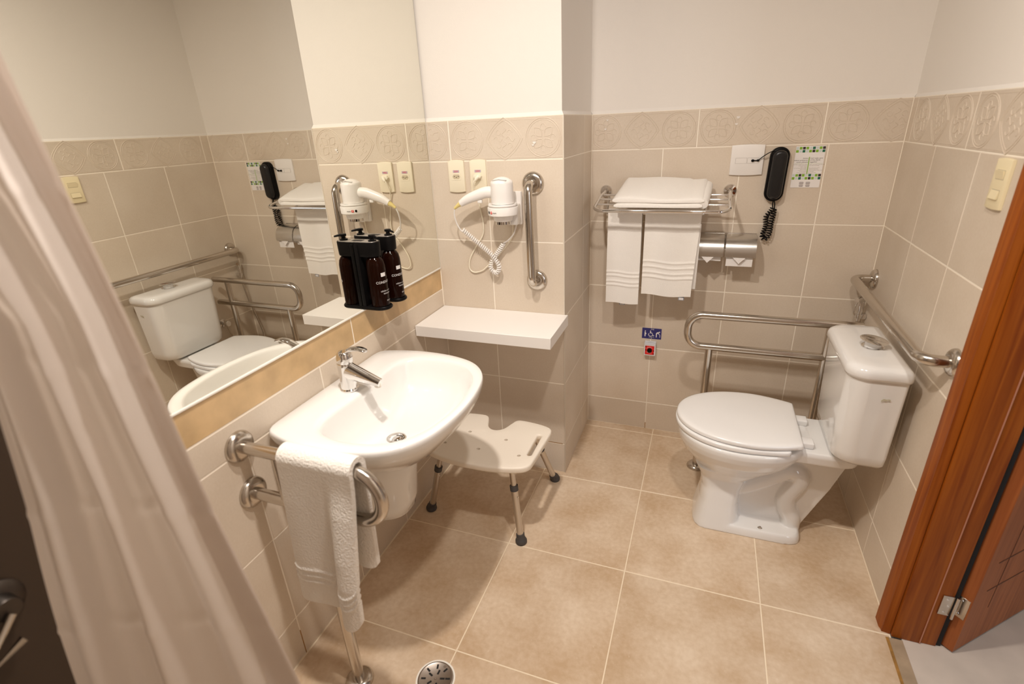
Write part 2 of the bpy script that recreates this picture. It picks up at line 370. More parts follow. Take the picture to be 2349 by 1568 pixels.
# metal corner strip at the alcove edge
mb = MB(); mb.box(WB - .0035, WB + .0012, -.0012, .0035, 0, 1.519, 0.0006)
struct(mb.build('trim_1', mat('corner_bead', (.62, .55, .46), .4)), 'thin corner strip on the tiled edge right of the shelf', 'trim')
mb = MB(); mb.box(-0.001, 0.0042, -1.44, -.0022, .9440, .9500, 0.001)
struct(mb.build('trim_2', M_CAULK), 'white caulk line along the lower mirror edge', 'trim')

# ------------------------------------------------------------------ floor
mb = MB()
FX = [-.445, 0.0019, .4464, .8927, 1.3364, 1.6972]; FY = [-2.33, -1.87, -1.41, -.9512, -.4862, -.0267, .4308, .49]
def PF(u, v, o): return (u, v, o)
for a, b in zip(FX[:-1], FX[1:]):
    for c, d in zip(FY[:-1], FY[1:]): tile_quad(mb, PF, max(a, -.004), b, c, d)
mb.quad((-.02, -2.33, -DEP), (1.70, -2.33, -DEP), (1.70, .49, -DEP), (-.02, .49, -DEP), 1)
struct(mb.build('floor', [M_FLOOR, M_FGROUT], None, sharp=30, recalc=False), 'sand coloured tiled bathroom floor', 'floor')
mb = MB(); mb.box(1.6925, 1.728, -1.33, -.4955, -.01, .0008)
mb.box(1.6840, 1.6925, -1.33, -.4955, -.01, .0004, 0, 1)
struct(mb.build('trim_3', [M_STONE, M_RUST]), 'brown stone threshold strip with an orange stained joint', 'trim')
mb = MB(); mb.box(1.728, 4.2, -2.8, 1.4, -.05, -.001)
struct(mb.build('floor_bedroom', M_BEDF), 'greyish floor beyond the doorway', 'floor')
mb = MB(); mb.box(4.2, 4.3, -2.8, 1.4, 0, ZTOP); mb.box(1.8, 4.3, 1.4, 1.5, 0, ZTOP)
mb.box(1.8, 4.3, -2.9, -2.8, 0, ZTOP)
struct(mb.build('wall_bedroom', M_PAINT), 'plain walls of the room beyond the doorway', 'wall')

# ------------------------------------------------------------------ mirror
mb = MB(); mb.box(-.004, .0012, -1.46, -.0022, .9500, 2.30, .0006, 0, 1)
tag(mb.build('wall_mirror', M_MIRROR), 'big frameless wall mirror above the washbasin', 'mirror')

# ------------------------------------------------------------------ door
door = thing('door_1', 'reddish wooden door standing open at the right with its frame', 'door', (1.76, -.45, 0)); door['kind'] = 'structure'
mb = MB()
prof = [(1.699, -.4225), (1.6765, -.4235), (1.6735, -.428), (1.6735, -.462), (1.677, -.470), (1.6775, -.4785), (1.699, -.4815)]
mb.loft([[(x, y, z) for x, y in prof] for z in (0, 2.185)]); mb.loft([[(x, -1.775 - y, z) for x, y in prof] for z in (0, 2.185)])
mb.box(1.6740, 1.699, -1.29, -.482, 2.13, 2.185, .003)
mb.build('casing', M_WOOD, door, sharp=25)
mb = MB(); mb.box(1.7005, 1.772, -.4900, -.455, 0, 2.13, .0015); mb.box(1.772, 1.8125, -.4865, -.455, 0, 2.13, .001)
mb.box(1.7005, 1.8125, -1.32, -1.285, 0, 2.13, .0015); mb.box(1.7005, 1.8125, -1.285, -.4900, 2.095, 2.13, .001)
mb.build('jamb', M_WOOD, door, sharp=25)
mb = MB(); mb.box(1.8130, 1.8260, -.482, -.462, 0, 2.12, .001); mb.build('shadow_gap_strip', M_BLACKG, door)  # black strip added to paint the shade between jamb and leaf
mb = MB(); mb.box(1.7705, 1.7735, -.4912, -.4865, 0, 2.12); mb.build('weather_strip', mat('pinkish_strip', (0.45, 0.19, 0.11), 0.5), door)
ang = math.atan2(.67, .74); ML = Matrix.Translation((1.849, -.498, 0)) @ Matrix.Rotation(ang, 4, 'Z')
mb = MB(); mb.box(0, .76, 0, .034, .004, 2.085, .0015, 0, 1, ML)
leaf = mb.build('door_leaf', M_WOODL, door, sharp=25)
mb = MB()
for k in range(7):
    z = .225 + .105 * (k // 1) * (1 if k < 2 else 1) if k < 2 else .9 + .105 * (k - 2)
    mb.box(.053, .70, -.0006, .002, z, z + .004, 0, 0, 1, ML)
for a in (.10, .62): mb.box(a, a + .003, -.0006, .002, .14, .47, 0, 0, 1, ML)
mb.build('panel_groove', M_GROOVE, leaf)
def hinge(z):
    mb = MB(); mb.box(1.786, 1.8125, -.4905, -.4862, z - .036, z + .036, .0006)
    mb.lathe([(.0042, -.040), (.0042, .040)], (1.8185, -.4945, z), (0, 0, 1), 12)
    mb.box(-.0012, .002, .004, .034, z - .036, z + .036, .0004, 0, 1, ML)
    h = mb.build('hinge', M_STEEL, door)
    mb = MB()
    for dz in (-.024, 0, .024):
        mb.lathe([(.0036, 0), (.003, .001), (.0, .0012)], (1.797 + (.006 if dz == 0 else 0), -.4905, z + dz), (0, -1, 0), 10)
        p = ML @ Vector((-.0012, .022 + (.006 if dz == 0 else 0), z + dz)); n = (ML.to_3x3() @ Vector((-1, 0, 0)))
        mb.lathe([(.0036, 0), (.003, .001), (.0, .0012)], p, n, 10)
    mb.build('screw', M_CHROME, h)
hinge(.168); hinge(1.05); hinge(1.9)

# ------------------------------------------------------------------ washbasin
def resample(pts, n):
    P = [Vector((*p, 0)) for p in pts]; P.append(P[0]); L = [0]
    for i in range(1, len(P)): L.append(L[-1] + (P[i] - P[i - 1]).length)
    out = []; j = 0
    for k in range(n):
        d = L[-1] * k / n
        while L[j + 1] < d: j += 1
        q = P[j].lerp(P[j + 1], (d - L[j]) / (L[j + 1] - L[j])); out.append((q.x, q.y))
    return out
def closed_spline(pts, n):
    m = len(pts); out = []
    for i in range(m):
        a, b, c, d = [Vector((*pts[(i + k) % m], 0)) for k in (-1, 0, 1, 2)]
        for k in range(12):
            t = k / 12; q = 0.5 * ((2 * b) + (c - a) * t + (2 * a - 5 * b + 4 * c - d) * t * t + (3 * b - a - 3 * c + d) * t ** 3); out.append((q.x, q.y))
    return resample(out, n)
SYC = -.775
NS = 120
# half outline (x from wall, dy from centre); starts at wall back centre
half = [(.002, 0), (.002, .10), (.002, .20), (.004, .245), (.016, .268), (.04, .279), (.09, .292), (.15, .301), (.22, .301), (.29, .292), (.36, .268), (.41, .228), (.445, .17), (.464, .09), (.471, 0)]
outer = half + [(x, -y) for x, y in half[-2:0:-1]]
hin = [(.128, 0), (.126, .08), (.122, .14), (.128, .19), (.150, .225), (.20, .246), (.27, .248), (.335, .232), (.385, .195), (.418, .14), (.435, .07), (.440, 0)]
inner = hin + [(x, -y) for x, y in hin[-2:0:-1]]
O = closed_spline(outer, NS)
def ang_match(src, n, c):
    """points of a spline hit by the same angles as outline O about centre c"""
    S = closed_spline(src, 720); res = []
    A = [(math.atan2(y - c[1], x - c[0]), (x, y)) for x, y in S]
    for x, y in O:
        a = math.atan2(y - c[1], x - c[0]); best = min(A, key=lambda q: abs((q[0] - a + PI) % (2 * PI) - PI)); res.append(best[1])
    return res
CC = (.27, 0)
I = ang_match(inner, NS, CC)
def sc(P, k, cx=.27, cy=0, dx=0): return [(cx + (x - cx) * k + dx, cy + (y - cy) * k) for x, y in P]
def ring(P, z, zf=None): return [(x, SYC + y, z + (zf(x, y) if zf else 0)) for x, y in P]
def mixr(A, B, t): return [(a[0] * (1 - t) + b[0] * t, a[1] * (1 - t) + b[1] * t) for a, b in zip(A, B)]
def clampx(P, m=.002): return [(max(x, m), y) for x, y in P]
DR = (.345, -.195)
drain_c = (.236, -.026)
def bowl(k): return [(drain_c[0] + (x - drain_c[0]) * k, drain_c[1] + (y - drain_c[1]) * k) for x, y in I]
rings = []
for t, z in ((.30, .600), (.42, .605), (.60, .63), (.76, .668), (.89, .708), (.965, .735), (.99, .752)):
    rings.append(ring(clampx(sc(O, t, .20)), z))
rings += [ring(clampx(sc(O, 1.0)), .766), ring(clampx(sc(O, 1.0)), .774), ring(clampx(sc(O, .993)), .7795), ring(clampx(sc(O, .982)), .7815)]
rings += [ring(mixr(sc(O, .978), I, .35), .7815), ring(mixr(sc(O, .975), I, .75), .7805), ring(mixr(O, I, .93), .778), ring(I, .772)]
for k, z in ((.985, .765), (.96, .748), (.92, .725), (.86, .703), (.77, .682), (.64, .664), (.48, .652), (.32, .646), (.16, .643), (.085, .642)): rings.append(ring(bowl(k), z))
basin = thing('washbasin', 'white ceramic wall hung washbasin with half pedestal under the mirror', 'washbasin', (0.0, SYC, 0.40))
mb = MB(); mb.loft(rings, 0, True, False)
mb.build('basin', M_CERAMIC, basin, sharp=60)
mb = MB()
pr_ = []
for z, hw, dp in ((.355, .088, .222), (.362, .098, .236), (.40, .104, .246), (.50, .111, .257), (.575, .120, .268), (.598, .120, .255)):
    pr_.append([(max(.001, dp * (math.sin(a) if True else 0) ** .75), SYC - .005 + hw * math.copysign(abs(math.cos(a)) ** .7, math.cos(a)), z) for a in [PI * k / 28 for k in range(29)]])
mb.loft(pr_, 0, True, True)
mb.build('half_pedestal', M_CERAMIC, basin, sharp=50)
mb = MB(); c = (drain_c[0], SYC + drain_c[1], .643)
mb.lathe([(.030, -.002), (.030, .002), (.027, .0035), (.021, .003), (.019, -.001)], c, (0, 0, 1), 32, 0, True, False)
mb.lathe([(.0195, 0), (.0195, -.02)], c, (0, 0, 1), 24, 1, False, True)
mb.lathe([(.0, .0016), (.011, .0014), (.0125, 0), (.0125, -.012)], c, (0, 0, 1), 20, 0, True, False)
mb.build('drain', [M_CHROME, M_BLACKG], basin)

fau = thing('basin_faucet', 'small chrome single lever faucet on the washbasin rim', 'faucet', (.085, -.785, .782))
fx, fy, fz = .083, -.785, .781
mb = MB()
mb.lathe([(.027, 0), (.027, .004), (.0235, .008), (.023, .045), (.0235, .078), (.024, .088), (.023, .090)], (fx, fy, fz), (0, 0, 1), 28)
mb.build('faucet_body', M_CHROME, fau)
mb = MB(); rr = []
for t in [k / 10 for k in range(11)]:
    x = fx + .004 + .112 * t; z = fz + .062 - .026 * t ** 1.1; w = .0225 - .008 * t; h = .033 - .022 * t ** .8
    rr.append([(x + .25 * h * math.sin(2 * PI * k / 20), fy + w * math.cos(2 * PI * k / 20), z + h * math.sin(2 * PI * k / 20)) for k in range(20)])
mb.loft(rr); mb.build('spout', M_CHROME, fau)
mb = MB(); mb.lathe([(.0095, .004), (.010, -.010), (.008, -.011)], (fx + .106, fy, fz + .033), (.15, 0, 1), 18); mb.build('aerator', M_STEEL, fau)
mb = MB(); mb.lathe([(.0235, 0), (.0238, .012), (.022, .024), (.016, .033), (.006, .037), (0, .0375)], (fx, fy, fz + .0915), (0.12, 0, 1), 28)
lp = smooth_path([(fx + .002, fy, fz + .120), (fx + .03, fy, fz + .134), (fx + .06, fy, fz + .139), (fx + .084, fy, fz + .134)], 6); rr = []
for i, p in enumerate(lp):
    t = i / (len(lp) - 1); w = .012 - .001 * t + .002 * math.sin(PI * t); h = .009 - .0055 * t
    if i == len(lp) - 1: w *= .6
    rr.append([(p.x, p.y + w * math.cos(2 * PI * k / 16), p.z + h * math.sin(2 * PI * k / 16)) for k in range(16)])
mb.loft(rr); mb.build('lever', M_CHROME, fau)

# ------------------------------------------------------------------ grab bars
def flange(mb, c, n, R=.040, mi=0):
    mb.lathe([(R, 0), (R, .003), (R * .96, .008), (R * .82, .014), (R * .62, .017), (R * .5, .0175)], c, n, 36, mi)
r_ = .0158
gb = thing('washbasin_grab_bar', 'U shaped steel grab bar with floor leg left of the washbasin', 'grab bar', (.21, -1.125, 0))
mb = MB(); mb.tube(fillet([(.004, -1.125, .783), (.409, -1.125, .783), (.409, -1.125, .641), (.004, -1.125, .641)], .068, 12), r_, 20)
mb.build('rail', M_STEEL, gb)
mb = MB(); mb.tube([(.116, -1.125, .645), (.116, -1.125, .78)], .0125, 16); mb.tube([(.142, -1.125, .645), (.142, -1.125, .78)], .004, 10); mb.build('brace', M_STEEL, gb)
mb = MB(); mb.tube([(.213, -1.125, .004), (.213, -1.125, .64)], r_, 20); mb.build('leg', M_STEEL, gb)
mb = MB(); flange(mb, (.0005, -1.125, .783), (1, 0, 0), .0415); mb.build('wall_flange', M_STEEL, gb)
mb = MB(); flange(mb, (.0005, -1.125, .641), (1, 0, 0), .0415); mb.build('wall_flange', M_STEEL, gb)
mb = MB(); flange(mb, (.213, -1.125, 0.0002), (0, 0, 1), .041); mb.build('floor_flange', M_STEEL, gb)

gv = thing('vertical_grab_bar', 'short vertical steel grab bar right of the hairdryer', 'grab bar', (.43, 0, 1.10))
mb = MB(); mb.tube(fillet([(.428, -.002, 1.291), (.428, -.066, 1.291), (.434, -.066, .918), (.434, -.002, .918)], .032, 10), r_, 20); mb.build('rail', M_STEEL, gv)
for p in ((.428, 0, 1.291), (.434, 0, .918)):
    mb = MB(); flange(mb, p, (0, -1, 0), .0425); mb.build('wall_flange', M_STEEL, gv)

gr = thing('wall_grab_bar', 'straight steel grab bar on the wall behind the toilet tank', 'grab bar', (WX, .04, .868))
mb = MB(); mb.tube(fillet([(WX - .002, .432, .870), (1.622, .432, .870), (1.622, -.357, .866), (WX - .002, -.357, .866)], .042, 10), r_ * 1.02, 20); mb.build('rail', M_STEEL, gr)
for y, z in ((.432, .870), (-.357, .866)):
    mb = MB(); flange(mb, (WX - .0003, y, z), (-1, 0, 0), .0385); mb.build('wall_flange', M_STEEL, gr)

gt = thing('toilet_side_bar', 'floor standing U shaped steel support bar behind the toilet', 'grab bar', (1.3, .22, 0))
mb = MB(); mb.tube(fillet([(1.637, .22, .742), (1.020, .22, .742), (1.020, .22, .604), (1.637, .22, .604)], .058, 12), r_, 20); mb.build('rail', M_STEEL, gt)
for x in (1.110, 1.534):
    mb = MB(); mb.tube([(x, .22, .004), (x, .22, .604 if x < 1.2 else .742)], r_ * .96, 20); mb.build('post', M_STEEL, gt)
    mb = MB(); flange(mb, (x, .22, .0002), (0, 0, 1), .040); mb.build('floor_flange', M_STEEL, gt)

# ------------------------------------------------------------------ cloth helpers
def cloth(mb, fn, nu, nv, thick, mi=0):
    """closed slab: fn(u,v)->(point, normal)"""
    A = []; B = []
    for j in range(nv + 1):
        for i in range(nu + 1):
            p, n = fn(i / nu, j / nv); A.append(V3(p)); B.append(V3(p) - V3(n) * thick)
    w = nu + 1; fs = []; o = len(A)
    for j in range(nv):
        for i in range(nu):
            a = j * w + i; fs.append((a, a + 1, a + w + 1, a + w)); fs.append((o + a, o + a + w, o + a + w + 1, o + a + 1))
    rim = [j * w for j in range(nv + 1)] + [nv * w + i for i in range(1, nu + 1)] + [j * w + nu for j in range(nv - 1, -1, -1)] + [i for i in range(nu - 1, 0, -1)]
    # rounded rim: mid loop pushed outward
    ctr = sum(A, Vector()) / len(A); mids = []
    for q in rim:
        m = (A[q] + B[q]) / 2
        mids.append(m)
    vs = A + B + mids; mo = 2 * o; nr = len(rim)
    for k in range(nr):
        a, b = rim[k], rim[(k + 1) % nr]
        fs.append((a, b, mo + (k + 1) % nr, mo + k)); fs.append((mo + k, mo + (k + 1) % nr, o + b, o + a))
    mb.add([v[:] for v in vs], fs, mi)
def drape(mb, u0, u1, ax, bar, rad, zf, zb, wave, thick, bands=(), taper=0.0, ncol=40, edge=None, nrow=260):
    """towel over a bar. ax 'x': towel width along x, hangs in planes y = bar[0] -+ rad; front is -y. zf/zb: bottom heights (fn of t)"""
    by, bz = bar
    def fn(t, s):
        x = u0 + (u1 - u0) * t
        if s < .46:
            k = s / .46; z = zf(t) + (bz - zf(t)) * k; off = -rad; ny = -1; nz = 0
        elif s > .54:
            k = (1 - s) / .46; z = zb(t) + (bz - zb(t)) * k; off = rad; ny = 1; nz = 0
        else:
            a = PI * (s - .46) / .08; z = bz + rad * math.sin(a); off = -rad * math.cos(a); ny = -math.cos(a); nz = math.sin(a); k = 1
        hang = max(0, bz - z)
        amp = min(hang / .12, 1)
        xx = x + (u0 + (u1 - u0) * .5 - x) * taper * min(hang / .4, 1)
        if edge and s < .5: xx += edge(t, hang)
        w = wave(t, hang) * amp
        bd = 0
        if s < .46:
            h = z - zf(t)
            for bh in bands:
                if abs(h - bh) < .006: bd += .0034 * math.cos((h - bh) / .006 * PI / 2)
        y = by + off + (ny * bd) + w * (1 if s < .5 else .6)
        return ((xx, y, z + (0 if hang else 0)), (0, ny, nz))
    cloth(mb, fn, ncol, nrow, thick)
def towel_obj(name, mb, label, group, m=None):
    return tag(mb.build(name, m or M_TOWEL, None, sharp=70), label, 'towel', group)

# hand towel on the washbasin bar
mb = MB()
def wv(t, h): return -.006 * math.sin(PI * 2.0 * t + .4) * min(h / .3, 1) - .024 * (1 / (1 + math.exp(-(t - .62) * 18))) * min(max(h - .05, 0) / .28, 1) + .016 * math.exp(-((t - .62) / .06) ** 2) * min(h / .4, 1) - .016 * max(0, math.sin(PI * (t - .62) / .38)) * (t > .62) * min(h / .25, 1)
def lobe(t, a, b, z, r, w):
    d = max(0, r - min((t - a), (b - t)) * w); return z + r - math.sqrt(max(r * r - d * d, 0))
def hem(t): return lobe(t, -.001, .66, .333, .020, .2) + .010 * math.sin(PI * t / .66) if t < .63 else lobe(t, .60, 1.001, .314, .038, .2)
drape(mb, .150, .358, 'x', (-1.125, .789), .0305, hem, lambda t: .485 + .6 * (lobe(t, -.001, 1.001, 0, .02, .2)), wv, .0135, bands=(.078, .098, .118), ncol=72, nrow=300,
      edge=lambda t, h: -(.036 * t + .036 * (1 - t)) * min(h / .48, 1))
ht = towel_obj('hand_towel', mb, 'white hand towel folded over the bar beside the washbasin', 'white towels', M_TERRY)

# ------------------------------------------------------------------ floating shelf
mb = MB(); mb.box(.002, .561, -.257, -.0005, .7345, .7785, .0012, 0, 1)
tag(mb.build('floating_shelf', M_SHELF), 'thick white floating shelf in the alcove under the hairdryer', 'shelf')

# ------------------------------------------------------------------ electrical outlets
def face_plate(mb, w, h, d, fr, mi=0, curve=.006):
    pts = [];
    n = 8
    for k in range(n + 1): t = -1 + 2 * k / n; pts.append((w / 2 * t, h / 2 + curve * (1 - t * t) * .6))
    for k in range(n + 1): t = 1 - 2 * k / n; pts.append((w / 2 * t, -h / 2 - curve * (1 - t * t) * .6))
    mb.poly(pts, fr, d, mi, .0025, 2)
def outlet(cx, cz, label, plugged):
    fr = ((cx, -.0002, cz), (1, 0, 0), (0, 0, 1), (0, -1, 0))
    t = thing('power_outlet', label, 'outlet', (cx, 0, cz), 'power outlets above the shelf')
    mb = MB(); face_plate(mb, .068, .114, .008, fr); pl = mb.build('face_plate', M_IVORY, t)
    mb = MB(); f2 = ((cx, -.0082, cz - .002), (1, 0, 0), (0, 0, 1), (0, -1, 0))
    mb.poly(rrect(.038, .024, .001, 2), f2, .0008, 0)
    hexa = [(-.0165, 0), (-.011, .0085), (.011, .0085), (.0165, 0), (.011, -.0085), (-.011, -.0085)]
    mb.poly([(a, b + .001) for a, b in hexa], ((cx, -.0090, cz - .002), (1, 0, 0), (0, 0, 1), (0, -1, 0)), .0002, 1)
    for a, b in ((-.0085, .001), (0, -.002), (.0085, .001)): mb.lathe([(.0019, 0), (.0017, .0003)], (cx + a, -.0092, cz - .001 + b), (0, -1, 0), 10, 2)
    mb.build('socket', [M_IVORY, mat('socket_recess', (.55, .47, .33), .5), M_HOLE], t)
    mb = MB(); mb.poly(rrect(.027, .0095, .0006, 2), ((cx, -.0081, cz + .0185), (1, 0, 0), (0, 0, 1), (0, -1, 0)), .0006, 0)
    text_into(mb, '220V', .0095, ((cx, -.0088, cz + .0185), (1, 0, 0), (0, 0, 1), (0, -1, 0)), 1)
    mb.build('voltage_label', [M_LILAC, M_RED], t)
    return t
outlet(.1165, 1.3195, 'ivory power outlet left of the other, with nothing plugged in', False)
outlet(.209, 1.3195, 'ivory power outlet with the hairdryer plug in it', True)

# ------------------------------------------------------------------ hairdryer and holder
hd = thing('hair_dryer', 'white hairdryer with coiled cord standing in its wall holder', 'hairdryer', (.333, -.08, 1.24))
HX, HY = .333, -.08
mb = MB(); mb.lathe([(.0415, 1.2285), (.042, 1.26), (.0415, 1.300), (.0405, 1.3065), (.0375, 1.3095), (.035, 1.3115), (.025, 1.318), (.012, 1.322), (0, 1.3235)], (HX, HY, 0), (0, 0, 1), 40)
mb.build('barrel', M_WHITEP, hd)
mb = MB()
for i in range(13):
    x = HX - .026 + .0043 * i; mb.box(x, x + .0022, HY - .0325, HY - .020, 1.3150 - abs(i - 6) * .0003, 1.3168 - abs(i - 6) * .0006)
mb.build('intake_grille', M_GREYP, hd)
mb = MB(); hp = smooth_path([(HX - .030, HY, 1.268), (HX - .065, HY, 1.268), (HX - .10, HY, 1.258), (HX - .14, HY, 1.244), (HX - .172, HY, 1.227)], 7); rr = []
for i, p in enumerate(hp):
    t = i / (len(hp) - 1); a = .0215 - .002 * t - .0065 * t ** 3; b = .017 - .006 * t ** 2
    d = (hp[min(i + 1, len(hp) - 1)] - hp[max(i - 1, 0)]).normalized(); up = Vector((-d.z, 0, d.x)); up = up if up.z > 0 else -up
    rr.append([p + up * a * math.cos(2 * PI * k / 22) + Vector((0, 1, 0)) * b * math.sin(2 * PI * k / 22) for k in range(22)])
mb.loft(rr); mb.box(HX - .10, HX - .082, HY - .005, HY + .005, 1.2295, 1.242, .002); mb.build('handle', M_WHITEP, hd)
mb = MB(); mb.tube([(HX - .170, HY, 1.2280), (HX - .185, HY, 1.2195), (HX - .200, HY, 1.2085)], [.0108, .0075, .0048], 14); mb.build('strain_relief', M_YELLOWED, hd)
mb = MB()
mb.tube(smooth_path([(HX - .199, HY, 1.2095), (.127, -.075, 1.185), (.129, -.065, 1.15), (.140, -.055, 1.120), (.147, -.05, 1.117)], 8), .0028, 10)
path = smooth_path([(.145, -.047, 1.120), (.175, -.04, 1.092), (.215, -.036, 1.058), (.250, -.034, 1.028), (.272, -.036, 1.004), (.287, -.038, .978), (.280, -.036, .954), (.262, -.032, .950), (.247, -.030, .968), (.252, -.026, .992), (.272, -.024, 1.020), (.293, -.026, 1.046), (.308, -.028, 1.068)], 10)
mb.tube(helix(path, .0078, 46, 10), .0026, 7)
mb.tube(smooth_path([(.308, -.028, 1.068), (.330, -.03, 1.082), (.352, -.028, 1.106), (.364, -.022, 1.142)], 8), .003, 10)
mb.build('coiled_cord', M_WHITEP, hd)
hh = thing('hairdryer_holder', 'white wall holder with ring carrying the hairdryer', 'holder', (.35, 0, 1.2))
mb = MB(); mb.box(.308, .3845, -.020, -.0005, 1.1405, 1.264, .004); mb.box(.312, .382, -.062, -.019, 1.145, 1.222, .006); mb.build('back_plate', M_WHITEP, hh)
mb = MB(); mb.lathe([(.043, 1.2245), (.053, 1.2290), (.0545, 1.2265), (.0545, 1.2225), (.0505, 1.2215), (.0505, 1.2185), (.0565, 1.2175), (.0575, 1.2150), (.0560, 1.1895), (.0520, 1.1865), (.0385, 1.1855), (.036, 1.1700), (.033, 1.1655), (.030, 1.1650)], (HX, HY, 0), (0, 0, 1), 44)
rg = mb.build('ring', M_WHITEP, hh)
mb = MB(); mb.lathe([(.0295, 1.1660), (.0295, 1.1545), (.0275, 1.1535), (.026, 1.158)], (HX, HY, 0), (0, 0, 1), 36); mb.build('chrome_nozzle', M_CHROME, hh)
mb = MB()
def wrapd(x, y, R=.0574, a0=-2.06, z0=1.2015):
    a = a0 + x / R; return Vector((HX + (R + .0003) * math.cos(a), HY + (R + .0003) * math.sin(a), z0 + y))
leafp = [(-.014 + .0045 * math.cos(t) , .0052 * math.sin(t)) for t in [k * 2 * PI / 16 for k in range(16)]]
mb.add([wrapd(x, y) for x, y in leafp], [tuple(range(16))], 0)
mb.add([wrapd(x, y) for x, y in rrect(.0095, .009, .002, 3)] , [tuple(range(16))], 1)
mb.add([wrapd(.0002 + x, .0005 + y) for x, y in rrect(.0035, .0035, .001, 3)], [tuple(range(16))], 2)
for k in range(6): mb.add([wrapd(.0075 + .0028 * k + x, -.0022 + y + (.001 if k in (1, 4) else 0)) for x, y in ((0, 0), (.0019, 0), (.0022, .003), (.0003, .003))], [(0, 1, 2, 3)], 3)
for v in (0,): pass
mb.build('logo', [M_BLACKP, mat('logo_red', (.72, .06, .04), .5), M_WHITEP, M_GREYP], rg, recalc=False)
mb = MB(); mb.tube(smooth_path([(.208, -.024, 1.312), (.197, -.026, 1.298), (.194, -.014, 1.27), (.200, -.007, 1.24), (.209, -.006, 1.19), (.217, -.006, 1.13), (.210, -.007, 1.09), (.178, -.007, 1.045), (.148, -.007, .995), (.142, -.007, .955), (.160, -.007, .938), (.195, -.007, .945), (.222, -.008, .965), (.30, -.008, 1.04), (.338, -.01, 1.09), (.345, -.012, 1.142)], 8), .0024, 8)
mb.build('power_cord', M_CREAMC, hh)
mb = MB(); mb.poly([(-.0165, .001), (-.012, .0085), (.012, .0085), (.0165, .001), (.012, -.0075), (-.012, -.0075)], ((.209, -.0093, 1.3185), (1, 0, 0), (0, 0, 1), (0, -1, 0)), .011, 0, .002)
mb.tube([(.214, -.018, 1.3185), (.209, -.024, 1.314), (.203, -.026, 1.305)], [.008, .007, .004], 12); mb.build('plug', M_CREAMC, hh)

# ------------------------------------------------------------------ soap dispensers on the mirror
def dispenser(cy, label, z0=.950):
    t = thing('soap_dispenser', label, 'soap dispenser', (.002, cy, z0), 'amber soap bottles on the mirror')
    cx = .054; zt = z0 + .2235
    def stad(hw, x1, z, n=14): return [(.0016, cy - hw, z)] + [(x1 - hw + hw * math.cos(a), cy + hw * math.sin(a), z) for a in [-PI / 2 + PI * k / n for k in range(n + 1)]] + [(.0016, cy + hw, z)]
    mb = MB(); mb.box(.0016, .016, cy - .030, cy + .030, z0 + .004, zt - .006, .004); 
    mb.loft([stad(.031, .089, z0), stad(.0335, .092, z0 + .003), stad(.0335, .092, z0 + .007), stad(.031, .089, z0 + .011)])
    mb.build('bracket', M_BLACKP, t)
    mb = MB(); mb.loft([stad(.0240, .0765, zt - .046), stad(.0250, .0775, zt - .042), stad(.0262, .0785, zt - .003), stad(.0252, .0775, zt)]); mb.build('collar', M_BLACKP, t)
    mb = MB(); mb.loft([stad(.0215, .074, zt + .0002), stad(.0210, .0735, zt + .0010)], 0); mb.box(.0016, .020, cy - .010, cy + .010, zt + .001, zt + .0016, 0, 1); mb.build('top_plate', [M_GREYP, M_BLACKP], t)
    mb = MB(); mb.lathe([(.013, 0), (.013, .004), (.0075, .005), (.006, .012), (.0105, .013), (.0108, .019), (.009, .0205)], (cx + .002, cy, zt + .001), (0, 0, 1), 20)
    mb.tube([(cx + .002, cy, zt + .0165), (cx + .014, cy - .004, zt + .0170), (cx + .030, cy - .010, zt + .0135)], [.005, .0042, .0028], 10); mb.build('pump', M_BLACKP, t)
    mb = MB(); mb.lathe([(.026, .010), (.0302, .013), (.0308, .02), (.0308, .128), (.0302, .146), (.0275, .160), (.0220, .170), (.0165, .175), (.0155, .182)], (cx, cy, z0), (0, 0, 1), 44)
    bt = mb.build('bottle', M_AMBER, t)
    mb = MB(); R = .03085
    def wr(a0, zz):
        def f(x, y): a = a0 + x / R; return Vector((cx + (R + .0003) * math.cos(a), cy + (R + .0003) * math.sin(a), zz + y))
        return f
    a0 = .10
    f = wr(-.25, z0 + .112)
    for k in range(3):
        xs = [-.009 + .018 * q / 10 for q in range(11)]
        mb.add([f(x, .0085 - .0042 * k) for x in xs] + [f(x, .0085 - .0042 * k + (.0046 if k else .0037)) for x in xs], [(q, q + 1, q + 12, q + 11) for q in range(10)], 0)
    mb.build('logo', M_INKW, bt, recalc=False); mb = MB()
    text_into(mb, 'CONDICIONADOR', .0112, None, 0, wrap=wr(.42, z0 + .093))
    mb.build('lettering', M_INKW, bt, recalc=False); mb = MB()
    text_into(mb, 'cabelo e corpo', .0075, None, 0, wrap=wr(-.05, z0 + .064))
    text_into(mb, 'hidratante', .0075, None, 0, wrap=wr(.0, z0 + .055))
    mb.build('small_print', M_INKW, bt, recalc=False); mb = MB()
    text_into(mb, '300 ml', .0060, None, 0, wrap=wr(.05, z0 + .030))
    mb.build('volume_text', M_INKW, bt, recalc=False)
dispenser(-.525, 'dark amber soap bottle in a black bracket, nearer to the faucet')
dispenser(-.433, 'dark amber soap bottle in a black bracket, nearer to the shelf')

